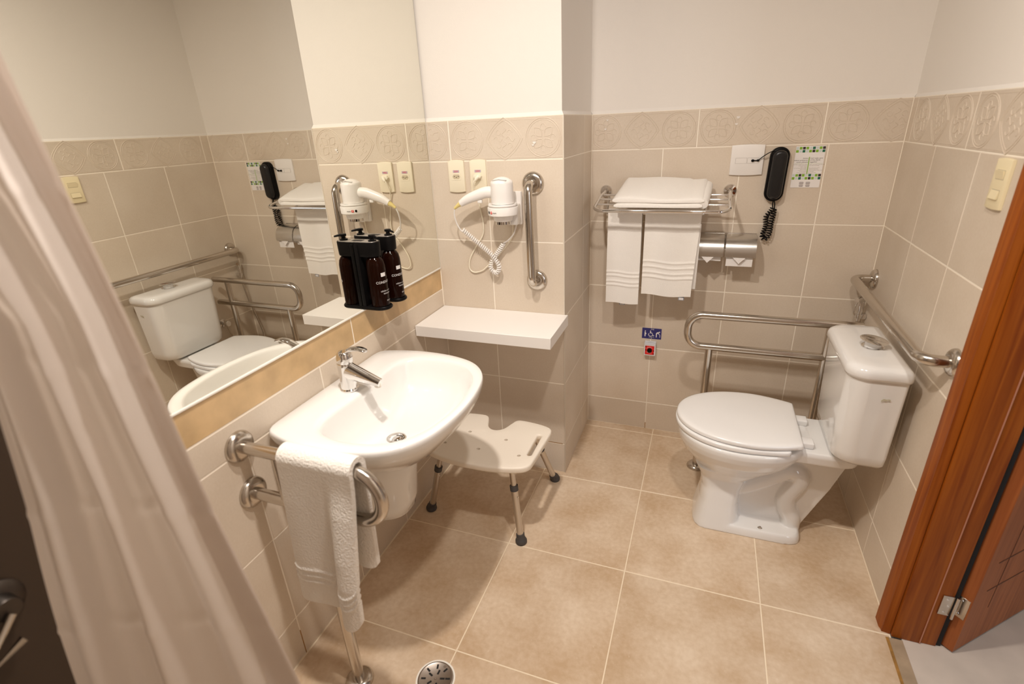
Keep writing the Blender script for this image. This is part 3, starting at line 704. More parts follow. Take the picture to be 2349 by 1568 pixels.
# ------------------------------------------------------------------ shower stool
st = thing('shower_stool', 'cream plastic shower stool with aluminium legs under the shelf', 'stool', (.30, -.28, 0))
SXc = .318
hs = [(0, -.495), (.06, -.494), (.13, -.486), (.185, -.472), (.212, -.446), (.218, -.40), (.222, -.33), (.226, -.26), (.227, -.215), (.218, -.190), (.19, -.176), (.14, -.166), (.085, -.162), (.062, -.172), (.050, -.200), (.034, -.240), (.012, -.2585)]
outl = [(x, y) for x, y in hs] + [(-x, y) for x, y in hs[::-1] if x > .001]
outl = [(SXc + x, y) for x, y in outl]
seatp = closed_spline(outl, 160)
def offs(P, d):
    n = len(P); out = []
    for i in range(n):
        a, b = Vector((*P[i - 1], 0)), Vector((*P[(i + 1) % n], 0)); t = (b - a).normalized(); nn = Vector((t.y, -t.x, 0)); out.append((P[i][0] - nn.x * d, P[i][1] - nn.y * d))
    return out
def area(P): return sum(P[i - 1][0] * P[i][1] - P[i][0] * P[i - 1][1] for i in range(len(P))) / 2
if area(seatp) < 0: seatp = seatp[::-1]
def seat_mesh():
    bm = bmesh.new()
    holes = []
    for sx in (1, -1): holes.append([(SXc + sx * .190 + .0085 * math.cos(a) * 1.0 + sx * (-.010 if math.sin(a) < 0 else 0) * .0, -.318 + (.062 if math.sin(a) >= 0 else -.062) + .0085 * math.sin(a)) for a in [2 * PI * k / 24 for k in range(24)]])
    for hx, hy in ((-.092, -.300), (.070, -.312), (-.015, -.392), (.155, -.40), (-.155, -.40)): holes.append([(SXc + hx + .0075 * math.cos(a), hy + .0060 * math.sin(a)) for a in [2 * PI * k / 14 for k in range(14)]])
    edges = []
    for loop in [seatp] + holes:
        vs = [bm.verts.new((x, y, .355)) for x, y in loop]
        edges += [bm.edges.new((vs[i - 1], vs[i])) for i in range(len(vs))]
    bmesh.ops.triangle_fill(bm, edges=edges, use_beauty=True)
    r = bmesh.ops.extrude_face_region(bm, geom=bm.faces[:]); tv = [e for e in r['geom'] if isinstance(e, bmesh.types.BMVert)]
    for v in tv: v.co.z -= .026
    bmesh.ops.recalc_face_normals(bm, faces=bm.faces[:])
    hc = [(SXc + a, b) for a, b in ((-.092, -.300), (.070, -.312), (-.015, -.392), (.155, -.40), (-.155, -.40))]
    sharp = [e for e in bm.edges if len(e.link_faces) == 2 and e.calc_face_angle() > 1.2 and not any(math.hypot(e.verts[0].co.x - a, e.verts[0].co.y - b) < .011 for a, b in hc)]
    bmesh.ops.bevel(bm, geom=sharp, offset=.007, segments=3, affect='EDGES', profile=.5)
    bmesh.ops.subdivide_edges(bm, edges=[e for e in bm.edges if e.calc_length() > .05], cuts=2, use_grid_fill=False)
    bmesh.ops.triangulate(bm, faces=bm.faces[:])
    for v in bm.verts:   # dished front half
        d = max(0, 1 - ((v.co.x - SXc) / .17) ** 2) * max(0, 1 - ((v.co.y + .40) / .13) ** 2); v.co.z -= .010 * d
    return bm
mb = MB(); mb.frombm(seat_mesh()); mb.build('seat', M_STOOL, st, sharp=50)
for (tx, ty), (bx, by) in (((.158, -.425), (.064, -.405)), ((.452, -.432), (.492, -.468)), ((.470, -.215), (.514, -.064)), ((.165, -.215), (.095, -.055))):
    T = Vector((tx, ty, .334)); B = Vector((bx, by, .0)); D = (B - T)
    q = lambda k: T + D * k
    mb = MB(); mb.tube([q(0), q(.34)], .0105, 16); mb.tube([q(.28), q(.93)], .0130, 18); lg = mb.build('leg', M_ALU, st)
    mb = MB(); mb.tube([q(.265), q(.325)], .0158, 18); mb.build('collar', M_RUBBER, lg)
    mb = MB(); mb.tube([q(.885), q(.92), B + Vector((0, 0, .016))], [.0160, .0165, .0185], 20); mb.lathe([(.0, 0.0002), (.021, .0002), (.0225, .004), (.0225, .012), (.019, .019), (.016, .022)], B, (0, 0, 1), 24); mb.build('rubber_foot', M_RUBBER, lg)
    if by < -.3:
        mb = MB(); mb.lathe([(.004, 0), (.0035, .002), (0, .0024)], q(.40) + Vector((0.012, -.004, 0)), (1, -.3, 0), 10); mb.build('push_button', M_CHROME, lg)

# ------------------------------------------------------------------ towel rack, towels
rk = thing('towel_rack', 'chrome towel rack with rungs on the back wall', 'towel rack', (.87, DY, 1.2))
za, zb_, yf = 1.200, 1.155, .232
mb = MB()
fp = fillet([(.615, DY - .003, 1.204), (.615, DY - .03, 1.203), (.606, .40, 1.190), (.606, yf, zb_), (1.129, yf, zb_), (1.129, .40, 1.190), (1.129, DY - .03, 1.203), (1.129, DY - .003, 1.204)], {1: .01, 2: .02, 3: .045, 4: .045, 5: .02, 6: .01}, 8)
mb.tube(fp, .0068, 16); mb.build('frame', M_CHROME, rk)
for y in (.42, .365, .305):
    z = zb_ + (1.190 - zb_) * (y - yf) / (.40 - yf)
    mb = MB(); mb.tube([(.607 + (.006 if y > .4 else 0), y, z), (1.129, y, z)], .0038, 10); mb.build('rung', M_CHROME, rk)
for x in (.615, 1.129):
    mb = MB(); mb.lathe([(.0265, 0), (.0265, .004), (.024, .008), (.012, .010), (.009, .018)], (x, DY - .0003, 1.204), (0, -1, 0), 30); mb.build('wall_flange', M_CHROME, rk)
mb = MB(); mb.tube(fillet([(.643, .40, 1.187), (.643, .345, 1.128), (1.041, .345, 1.128), (1.041, .40, 1.187)], .012, 6), .005, 12); mb.build('lower_rail', M_CHROME, rk)

# folded bath towel
mb = MB()
def slabtowel(x0, x1, x2, x3, yf_, yb, zfb, zft, zbb, zbt, wob, mb):
    """rounded folded bundle: cross-section lofted along x"""
    rings = []; N = 26
    for i in range(29):
        t = i / 28; xf = x0 + (x1 - x0) * t; xb = x2 + (x3 - x2) * t
        e = 1 - max(0, (abs(t - .5) - .455) / .045) ** 2 * .6
        ring_ = []
        for k in range(N * 2):
            a = 2 * PI * k / (N * 2); ca, sa = math.cos(a), math.sin(a)
            u = .5 + .5 * math.copysign(abs(ca) ** .22, ca); v = .5 + .5 * e * math.copysign(abs(sa) ** .42, sa)
            y = yf_ + (yb - yf_) * u; zb0 = zfb + (zbb - zfb) * u; zt0 = zft + (zbt - zft) * u
            z = zb0 + (zt0 - zb0) * v + wob(t, u) * v; x = xf + (xb - xf) * u
            ring_.append((x, y, z))
        rings.append(ring_)
    mb.loft(rings)
slabtowel(.690, 1.028, .712, 1.036, .236, .452, 1.1640, 1.1835, 1.203, 1.226, lambda t, u: .0015 * math.sin(7 * t + 2 * u), mb)
slabtowel(.684, 1.034, .706, 1.042, .240, .456, 1.1820, 1.2045, 1.224, 1.268, lambda t, u: .003 * math.sin(5 * t + 1) - .005 * (t > .8) * u + .0025 * math.sin(9 * t - 3 * u), mb)
mb.tube([(1.030, .246, 1.182), (1.036, .34, 1.206), (1.040, .44, 1.227)], [.019, .021, .021], 16)
towel_obj('bath_towel', mb, 'thick white bath towel lying folded on top of the towel rack', 'white towels')
# two hanging towels
mb = MB()
drape(mb, .653, .795, 'x', (.345, 1.132), .0150, lambda t: .735 - .006 * t + .004 * math.sin(6 * t), lambda t: .79, lambda t, h: -.010 * math.sin(PI * t * 1.4 + .5) * min(h / .2, 1), .008, bands=(.083, .1, .125, .142), taper=.0)
tA = towel_obj('hanging_towel', mb, 'narrow folded white towel hanging left under the rack', 'white towels')
mb = MB()
drape(mb, .812, 1.030, 'x', (.345, 1.132), .0150, lambda t: .780 - .003 * t + .006 * math.sin(7 * t + .5), lambda t: .83, lambda t, h: -.009 * math.sin(PI * t * 2.2 + .2) * min(h / .2, 1), .008, bands=(.08, .1, .125, .148), edge=lambda t, h: -.014 * t * min(h / .3, 1) - .004 * (1 - t))
mb.box(.818, 1.032, .3395, .3465, .812, 1.09, .003)
tB = towel_obj('hanging_towel', mb, 'wide white towel hanging right under the rack beside the paper holders', 'white towels')
for o, x, z in ((tA, .725, .737), (tB, .978, .776)):
    mb = MB(); mb.box(x - .012, x + .012, .3385, .3405, z - .016, z + .012, .0005); mb.box(x - .009, x + .009, .3380, .3386, z - .014, z - .004, 0, 1)
    c = mb.build('care_tag', [mat('blue_grey_tag', (.26, .29, .34), .6), M_INKW], o); c['label'] = 'small blue grey woven tag'

# ------------------------------------------------------------------ toilet paper holder
tp = thing('paper_holder', 'double stainless toilet paper holder right of the hanging towels', 'toilet paper holder', (1.13, DY, .98))
mb = MB(); mb.box(1.012, 1.252, DY - .006, DY - .0005, .955, 1.030, .001); mb.build('back_plate', M_STEEL2, tp)
def tpcover(x0, x1, lift):
    mb = MB(); pts = [(DY - .004, 1.028), (.450, 1.0285), (.425, 1.026), (.400, 1.014), (.385, .996), (.377, .972), (.375, .949)]
    prof = [(p.x, p.y) for p in smooth_path([(a, b, 0) for a, b in pts], 5)]
    A = [[(x, y, z + lift) for y, z in prof] for x in (x0, x1)]; B = [[(x, y + .0012, z - .0012 + lift) for y, z in prof] for x in (x0, x1)]
    n = len(prof); vs = A[0] + A[1] + B[0] + B[1]; fs = []
    for i in range(n - 1): fs += [(i, i + 1, n + i + 1, n + i), (2 * n + i, 3 * n + i, 3 * n + i + 1, 2 * n + i + 1), (i, 2 * n + i, 2 * n + i + 1, i + 1), (n + i, n + i + 1, 3 * n + i + 1, 3 * n + i)]
    fs += [(0, n, 3 * n, 2 * n), (n - 1, 3 * n - 1, 4 * n - 1, 2 * n - 1)]; mb.add(vs, fs); mb.build('cover', M_STEEL2, tp)
tpcover(1.012, 1.1275, 0); tpcover(1.1345, 1.252, 0)
mb = MB(); mb.tube([(1.008, .43, .972), (1.256, .43, .972)], .004, 10)
for x in (1.010, 1.131, 1.254): mb.box(x - .0012, x + .0012, .42, DY - .001, .962, 1.020, .0005)
mb.build('spindle', M_CHROME, tp)
def roll(x0, x1, R, zb0, label):
    mb = MB(); cz, cy = .972, .43
    mb.lathe([(.018, 0), (R, 0), (R, x1 - x0), (.018, x1 - x0)], (x0, cy, cz), (1, 0, 0), 40, 0, False, False); mb.lathe([(.018, 0), (.018, x1 - x0)], (x0, cy, cz), (1, 0, 0), 24, 1, False, False)
    mb.box(x0 + .001, x1 - .001, cy - R - .0006, cy - R + .0004, zb0, cz)
    xm = (x0 + x1) / 2 - .002; w = .024
    mb.add([(xm - w, .3735, .9475), (xm + w, .3735, .9475), (xm, .3725, .9225), (xm - w, .3745, .9475), (xm + w, .3745, .9475), (xm, .3735, .9225)], [(0, 1, 2), (5, 4, 3), (0, 3, 4, 1), (1, 4, 5, 2), (2, 5, 3, 0)])
    tag(mb.build('hanging_paper_roll', [M_PAPER, M_HOLE]), label, 'toilet paper', 'toilet paper rolls')
roll(1.018, 1.1215, .036, .927, 'toilet paper roll in the left holder, half hidden by the hanging towel')
roll(1.1405, 1.2440, .044, .909, 'fatter toilet paper roll in the right holder with folded tip')

# ------------------------------------------------------------------ phone
wp = thing('phone_jack_plate', 'square white wall plate left of the black phone', 'wall plate', (1.18, DY, 1.322))
fr = ((1.1785, DY - .0003, 1.3225), (1, 0, 0), (0, 0, 1), (0, -1, 0))
mb = MB(); face_plate(mb, .122, .112, .009, fr, 0, .005); mb.build('face_plate', M_WHITEP, wp)
mb = MB()
for cx in (-.0215, .0225):
    mb.poly(rrect(.042, .0215, .0006, 1), ((1.1785 + cx, DY - .0092, 1.3205), (1, 0, 0), (0, 0, 1), (0, -1, 0)), .0003, 1)
    mb.poly(rrect(.0408, .0203, .0006, 1), ((1.1785 + cx, DY - .0094, 1.3205), (1, 0, 0), (0, 0, 1), (0, -1, 0)), .0008, 0)
mb.build('module', [M_WHITEP, M_GREYP], wp)
ph = thing('wall_phone', 'black wall telephone with a tangled coiled cord', 'telephone', (1.295, DY, 1.26))
tilt = math.radians(-1.5)
Mp = Matrix.Translation((1.2935, 0, 1.266)) @ Matrix.Rotation(-tilt, 4, 'Y')
def capsule_block(mb, w, h, y0, y1, bev, mi=0, steps=5):
    rings = []
    for k in range(steps + 1):
        t = k / steps; a = t * PI / 2; ins = bev * (1 - math.cos(a)) ; yy = y1 + (bev - bev * math.sin(a)) if False else y1 + bev * (1 - math.sin(a))
        rings.append([(Mp @ Vector((x, yy, z))) for x, z in rrect(w - 2 * ins, h - 2 * ins, (w - 2 * ins) / 2 * .96, 10)])
    base = [(Mp @ Vector((x, y0, z))) for x, z in rrect(w, h, w / 2 * .96, 10)]
    mb.loft([base] + rings, mi)
mb = MB(); capsule_block(mb, .070, .206, DY - .0005, DY - .026, .008); mb.build('cradle', M_BLACKP, ph)
mb = MB(); capsule_block(mb, .0535, .186, DY - .024, DY - .050, .014); mb.build('handset', M_HANDSET, ph)
mb = MB(); mb.tube(smooth_path([(1.2985, .462, 1.166), (1.302, .46, 1.150), (1.303, .46, 1.135)], 6), .0022, 8); mb.tube(smooth_path([(1.2945, .462, 1.166), (1.294, .46, 1.150), (1.297, .46, 1.138)], 6), .0022, 8)
cp = smooth_path([(1.303, .460, 1.136), (1.302, .458, 1.11), (1.298, .457, 1.08), (1.298, .456, 1.05), (1.294, .456, 1.025), (1.283, .456, 1.012), (1.273, .458, 1.024), (1.277, .462, 1.045), (1.281, .463, 1.07), (1.277, .463, 1.10), (1.292, .462, 1.125), (1.297, .460, 1.138)], 8)
mb.tube(helix(cp, .0088, 27, 10), .0023, 6); mb.build('coiled_cord', M_BLACKP, ph)
mb = MB(); mb.tube(smooth_path([(1.273, .455, 1.356), (1.255, .452, 1.350), (1.232, .462, 1.333), (1.221, .466, 1.3225), (1.214, .467, 1.3205)], 8), .0017, 8); mb.tube([(1.219, .466, 1.321), (1.206, .466, 1.3205)], .0022, 8); mb.lathe([(.0042, -.004), (.0042, .004)], (1.219, .467, 1.321), (1, 0, .1), 10); mb.lathe([(.002, 0), (.0052, .003), (.0045, .009), (.002, .012)], (1.194, .467, 1.3205), (1, 0, 0), 10); mb.build('line_cord', M_BLACKP, ph)

# ------------------------------------------------------------------ notice card
nc = thing('notice_card', 'white printed card with green mosaic bands right of the phone', 'sign', (1.40, DY, 1.29))
CWd, CHt, ccx, ccz = .1015, .1545, 1.4005, 1.2915
def cf(y=.0): return ((ccx, DY - .0008 - y, ccz), (1, 0, 0), (0, 0, 1), (0, -1, 0))
mb = MB(); mb.poly(rrect(CWd, CHt, .0008, 1), ((ccx, DY - .0004, ccz), (1, 0, 0), (0, 0, 1), (0, -1, 0)), .0010); pl = mb.build('card', M_PAPER, nc)
mb = MB(); pat = ['PLKLPTPLK', 'LPTPLKLPT']
for zz in (CHt / 2 - .0075, -CHt / 2 + .0465):
    for r_i, row in enumerate(pat):
        for k, chx in enumerate(row):
            a = -CWd / 2 + .0055 + k * .0113; b = zz - r_i * .0112
            mi = {'P': 3, 'L': 0, 'K': 1, 'T': 2}[chx]
            mb.poly([(a - .0047, b - .0047), (a + .0047, b - .0047), (a + .0047, b + .0047), (a - .0047, b + .0047)], cf(.0006), .0002, mi)
mb.poly([(-.0016, -.026), (.0016, -.026), (.0016, .037), (-.0016, .037)], cf(.0006), .0002, 0)
X, Z, Nn = (1, 0, 0), (0, 0, 1), (0, -1, 0)
def line(s, x, z, size, al, mi, sh=.3): text_into(mb, s, size, ((ccx + x, DY - .0017, ccz + z), X, Z, Nn), mi, 0, al, sh)
for s, z in (('Juntos', .0325), ('vamos preservar', .0255), ('nosso planeta', .0185)): line(s, -.0035, z, .0072, 'RIGHT', 4)
for s, z in (("Let's take care", .0325), ('of the Earth', .0255), ('together', .0185)): line(s, .0035, z, .0072, 'LEFT', 4)
smallL = ['Por favor, reutilize suas toalhas', 'ajude a economizar', 'agua e energia', 'se voce deseja que as toalhas', 'sejam trocadas', 'coloque-as no chao', 'se nao precisar', 'deixe-as no toalheiro', 'muito obrigado']
smallR = ['Please reuse your towels and help', 'save water and energy', '', 'if you want your towels', 'changed, please leave', 'them on the floor of the room', 'or else hang', 'them on the rack', 'thank you']
for k in range(9):
    line(smallL[k], -.0035, .0095 - k * .0043, .0038, 'RIGHT', 5, .2); line(smallR[k], .0035, .0095 - k * .0043, .0038, 'LEFT', 5, .2)
mb.poly([(-.048, .0125), (-.004, .0125), (-.004, .0129), (-.048, .0129)], cf(.0006), .0002, 0); mb.poly([(.004, .0125), (.048, .0125), (.048, .0129), (.004, .0129)], cf(.0006), .0002, 0)
for a in (-.0135, .0095):
    mb.poly([(x + a, y - .0595) for x, y in rrect(.0155, .0085, .0025, 3)], cf(.0006), .0002, 6); mb.poly([(x + a, y - .0645) for x, y in rrect(.015, .0012, .0004, 1)], cf(.0006), .0002, 5)
    mb.poly([(x + a, y - .0700) for x, y in rrect(.015, .0065, .002, 3)], cf(.0006), .0002, 6); mb.poly([(x + a, y - .0735) for x, y in rrect(.012, .0010, .0003, 1)], cf(.0006), .0002, 5)
mb.build('printing', [M_LIME, mat('black_print', (.035, .02, .02), .6), M_TEAL, M_PALE, M_INK, mat('faint_ink', (.30, .26, .2), .7), M_GREYPRINT], pl, recalc=False)

# ------------------------------------------------------------------ accessibility sign and call button
sg = thing('accessibility_sign', 'small navy sign with three white figures above the red call button', 'sign', (.853, DY, .537))
scx, scz = .853, .5365
mb = MB(); mb.poly(rrect(.0905, .0545, .0008, 1), ((scx, DY - .0003, scz), X, Z, Nn), .0012); pl = mb.build('plate', M_NAVY, sg)
mb = MB()
def icon(pts, ox, oz): mb.poly([(a * .001 + ox, b * .001 + oz) for a, b in pts], ((scx, DY - .0015, scz), X, Z, Nn), .0003)
icon(circ(2.4, 12, (0, 12)), -.0305, 0)
icon([(-2.5, 8.5), (1.2, 8.5), (2.2, 3), (5.5, -.5), (5.5, -4), (2.2, -6), (2, -17), (-2.2, -17), (-2.8, -4)], -.0305, 0)
icon(circ(2.4, 12, (-3, 13)), -.003, 0); icon([(-5.2, 10), (-.5, 10), (-.5, 4.5), (5, 4.5), (5, 1.5), (-5.2, 1.0)], -.003, 0)
ring_o = [(-2 + 10.5 * math.cos(a), -5.5 + 10 * math.sin(a)) for a in [2.4 + k * (5.9 - 2.4) / 20 for k in range(21)]]; ring_i = [(-2 + 8.0 * math.cos(a), -5.5 + 7.6 * math.sin(a)) for a in [5.9 - k * (5.9 - 2.4) / 20 for k in range(21)]]
icon(ring_o + ring_i, -.003, 0); icon([(3.5, 2), (6, 2), (11.5, -10), (15, -8.5), (15.5, -11), (10, -13)], -.003, 0)
icon(circ(3.0, 12, (7, 10)), .029, 0); icon([(6, 8), (2, 10), (-5, 8), (-9, 2), (-8.5, -18), (-5, -18), (-4.5, -2), (-1.5, 3), (1, 1.5), (8.5, -6), (8.2, -18), (10.4, -18), (10.5, -5), (3.5, 3)], .029, 0)
text_into(mb, 'PNE', .0085, ((scx + .003, DY - .0019, scz + .0215), X, Z, Nn), 0, 0)
text_into(mb, 'EMERGENCIA', .0042, ((scx, DY - .0019, scz - .0195), X, Z, Nn), 0, 0); icon([(-1, -22), (1, -22), (1, -25.5), (0, -26.5), (-1, -25.5)], 0, 0)
mb.build('pictograms', M_PAPER, pl)
cb = thing('call_button', 'grey box with a red emergency call button below the navy sign', 'button', (.851, DY, .465))
mb = MB(); bx = [(.0, .497), (.030, .4915), (.030, .4325), (.0, .4325)]
mb.loft([[(x, DY - .0004 - a, z) for a, z in bx] for x in (.8245, .8255, .8765, .8775)]); mb.tube([(.8285, DY - .018, .4955), (.851, DY - .010, .4990), (.8735, DY - .018, .4955)], [.002, .003, .002], 8); hs_ = mb.build('housing', M_LIGHTGREY, cb)
mb = MB(); ff = ((.8505, DY - .0304, .4605), X, Z, Nn)
mb.poly(rrect(.0425, .0455, .001, 1), ff, .0006, 0)
for a in range(11):
    for up in (1, -1):
        th = PI / 2 + up * 0 + (5 - a) * .19 if up == 1 else -PI / 2 + (a - 5) * .19
        ch = 'EMERGENCIA '[a] if up == 1 else 'SOS AJUDA  '[a]
        rr_ = .0155; c_ = (.8505 + rr_ * math.cos(th), DY - .0312, .4605 + rr_ * math.sin(th)); u_ = (math.sin(th), 0, -math.cos(th)) if up == 1 else (-math.sin(th), 0, math.cos(th)); v_ = (math.cos(th), 0, math.sin(th)) if up == 1 else (-math.cos(th), 0, -math.sin(th))
        if ch != ' ': text_into(mb, ch, .0055, (c_, u_, v_, Nn), 1, 0)
for a, b in ((-.0185, .018), (.018, -.018), (-.019, 0), (.019, -.002)): mb.poly([(a - .002, b - .003), (a + .002, b - .003), (a + .002, b + .003), (a - .002, b + .003)], ((.8505, DY - .0311, .4605), X, Z, Nn), .0002, 2)
mb.build('face_label', [M_RED, M_PAPER, M_BLACKP], hs_)
mb = MB(); mb.lathe([(.0115, 0), (.0112, .005), (.009, .006), (0, .0055)], (.8505, DY - .0308, .4605), (0, -1, 0), 28); mb.build('push_button', M_BLACKP, cb)

# ------------------------------------------------------------------ toilet
TY = -.067
wc = thing('toilet', 'white ceramic toilet with closed lid and tank', 'toilet', (1.33, TY, 0))
def egg(xt, xr, hw, hwr, n=72, p=2.1, xm=None):
    """closed outline: tip xt, rear xr with half width hwr, widest hw"""
    xm = xm if xm else xt + (xr - xt) * .60
    H = []
    for k in range(25): a = PI / 2 * k / 24; H.append((xm - (xm - xt) * math.cos(a) ** (2 / p), hw * math.sin(a) ** (2 / p)))
    for k in range(1, 9): t = k / 8; H.append((xm + (xr - xm) * t, hw - (hw - hwr) * t ** 1.7))
    full = H + [(x, -y) for x, y in H[::-1] if abs(y) > 1e-6]
    return resample(full, n)
def er(P, z): return [(x, TY + y, z) for x, y in P]
# body: bowl + front column + web + trapway + foot, fused by remesh
mb = MB()
def ell(cx, rx, ry, p, z, n=72): return [(cx + rx * math.copysign(abs(math.cos(a)) ** (2 / p), math.cos(a)), TY + ry * math.copysign(abs(math.sin(a)) ** (2 / p), math.sin(a)), z) for a in [2 * PI * k / n for k in range(n)]]
def col(x0, x1, hw, z, p=2.6): return ell((x0 + x1) / 2, (x1 - x0) / 2, hw, p, z)
bowl_r = []
for z, xt, xr, hw, p in ((.215, 1.118, 1.285, .088, 2.4), (.26, 1.098, 1.345, .112, 2.3), (.30, 1.062, 1.40, .142, 2.2), (.335, 1.033, 1.43, .170, 2.2), (.37, 1.016, 1.45, .190, 2.2), (.395, 1.010, 1.46, .199, 2.2), (.412, 1.009, 1.46, .201, 2.2), (.420, 1.013, 1.458, .197, 2.2)):
    bowl_r.append(ell(xt + (xr - xt) * .52, (xr - xt) / 2, hw, p, z))
mb.loft(bowl_r)
fc = []
for z, x0, x1, hw in ((0, 1.106, 1.285, .118), (.012, 1.107, 1.285, .117), (.05, 1.114, 1.275, .110), (.11, 1.125, 1.268, .100), (.17, 1.128, 1.272, .092), (.22, 1.118, 1.285, .090), (.27, 1.095, 1.34, .115)): fc.append(col(x0, x1, hw, z, 3.6))
mb.loft(fc)
# rear deck carrying the tank
dk = []
for z, hw, x1 in ((.352, .090, 1.585), (.372, .118, 1.615), (.405, .126, 1.628), (.418, .122, 1.625)): dk.append(ell(1.475, x1 - 1.475, hw, 5, z))
mb.loft(dk)
# web
wp_ = [(1.20, .0), (1.478, .0), (1.500, .05), (1.516, .09), (1.535, .14), (1.565, .215), (1.610, .36), (1.60, .385), (1.25, .385), (1.18, .25)]
mb.poly(wp_, ((0, TY + .030, 0), (1, 0, 0), (0, 0, 1), (0, -1, 0)), .060)
# foot plate
ft = []
for z, k in ((0, 1), (.018, .99), (.030, .965), (.036, .93)): ft.append(ell(1.32, .175 * (1 if k == 1 else k), .117 * k, 6, z))
mb.loft(ft)
# trapway tube
for sy in (-.026, 0, .026):
    tpth = smooth_path([(1.19, TY + sy, .150), (1.27, TY + sy, .168), (1.355, TY + sy, .222), (1.415, TY + sy, .268), (1.450, TY + sy, .268), (1.462, TY + sy, .235), (1.442, TY + sy, .190), (1.430, TY + sy, .150), (1.438, TY + sy, .105), (1.458, TY + sy, .065), (1.462, TY + sy, .02)], 8)
    mb.tube(tpth, .0345, 22)
body = mb.build('bowl', M_CERAMIC, wc, sharp=180)
md = body.modifiers.new('r', 'REMESH'); md.mode = 'VOXEL'; md.voxel_size = .0032; md.use_smooth_shade = True
sm = body.modifiers.new('s', 'SMOOTH'); sm.factor = .5; sm.iterations = 6
apply_mods(body); body.data.polygons.foreach_set('use_smooth', [True] * len(body.data.polygons))
def lidrings(P, zs): return [er(offs_c(P, d), z) for z, d in zs]
def offs_c(P, d):
    if area(P) < 0: P = P[::-1]
    return offs(P, d) if d else P
EG = egg(1.009, 1.392, .194, .172, 96)
mb = MB(); mb.loft(lidrings(EG, ((.4215, .006), (.4235, .0015), (.426, 0), (.4365, 0), (.4395, .0015), (.4408, .006)))); mb.build('seat', M_SEAT, wc, sharp=50)
def toward(P, k, c=(1.27, 0)): return [(c[0] + (x - c[0]) * k, c[1] + (y - c[1]) * k) for x, y in P]
LD = egg(1.012, 1.428, .191, .150, 110, 2.1, 1.27)
mb = MB(); mb.loft([er(toward(LD, k), z) for z, k in ((.4420, .950), (.4430, .985), (.4455, 1), (.4550, 1), (.4590, .99), (.4608, .965), (.4620, .9), (.4628, .6), (.4630, .2))])
mb.build('lid', M_SEAT, wc, sharp=50)
for dy in (.075, -.078):
    mb = MB(); mb.box(1.424, 1.470, TY + dy - .021, TY + dy + .021, .4185, .4405, .004, 0, 3); mb.build('hinge', M_SEAT, wc)
# tank
def tankring(x0, x1, hw, z, rf=.055, rb=.012, n=8):
    out = []
    for cx, cy, r, a in ((x1 - rb, hw - rb, rb, 0), (x0 + rf, hw - rf, rf, PI / 2), (x0 + rf, -hw + rf, rf, PI), (x1 - rb, -hw + rb, rb, 1.5 * PI)):
        for k in range(n + 1):
            b = a + PI / 2 * k / n; x = cx + r * math.cos(b); y = cy + r * math.sin(b)
            out.append((x, TY + y, z))
    # bow the front
    return [(x - .012 * max(0, 1 - ((y - TY) / hw) ** 2) * (x < x0 + rf + .001), y, z_) for x, y, z_ in out]
TX0, TX1 = 1.510, 1.655
mb = MB(); rr = []
for z, ix_, hw in ((.4235, .030, .150), (.428, .016, .166), (.440, .007, .175), (.47, .003, .1785), (.60, 0, .183), (.742, -.004, .188)): rr.append(tankring(TX0 + ix_, TX1 - ix_ * .3, hw, z, .055))
mb.loft(rr); tk = mb.build('tank', M_CERAMIC, wc, sharp=60)
mb = MB(); sx, sy = 1.593, TY - .188
pl_ = [(0, 0), (.006, .006), (.012, .004), (.016, .008), (.022, .006), (.024, .010), (.020, .012), (.012, .010), (.006, .012), (0, .006)]
mb.add([(sx + a, sy - .0014, .676 + b) for a, b in pl_], [tuple(range(len(pl_)))]); s_ = mb.build('sticker_residue', mat('sticker_residue', (.50, .47, .35), .6), tk, recalc=False)
mb = MB(); rr = []
for z, d in ((.7425, .003), (.744, -.004), (.752, -.008), (.766, -.008), (.776, -.004), (.782, .004), (.785, .016), (.7862, .04)): rr.append(tankring(TX0 + d - .004, TX1 - d * .6, .190 - d, z, max(.052 - d * .4, .02)))
mb.loft(rr); mb.build('tank_lid', M_CERAMIC, wc, sharp=60)
mb = MB(); bc = (1.588, TY - .022, .7862)
mb.lathe([(.033, 0), (.033, .003), (.029, .0045), (.025, .002)], bc, (0, 0, 1), 36); mb.lathe([(.0235, 0), (.0235, .021)], bc, (0, 0, 1), 30, 1)
bt_ = (bc[0], bc[1], bc[2] + .0205); bn = Vector((.10, -.04, 1)).normalized()
mb.lathe([(.025, 0), (.0375, .002), (.0405, .0038), (.038, .0052), (.02, .0048), (0, .0044)], bt_, bn, 40)
mb.box(-.0009, .0009, -.037, .037, .0046, .0062, 0, 0, 1, Matrix.Translation(bt_) @ bn.to_track_quat('Z', 'Y').to_matrix().to_4x4())
mb.build('flush_button', [M_CHROME, M_SEAT], wc)
mb = MB(); mb.lathe([(.009, 0), (.0085, .002), (.0045, .003), (.0045, .008), (.003, .010), (0, .0105)], (1.352, TY - .093, .034), (0, -.15, 1), 16); mb.build('floor_bolt', M_STEEL, wc)

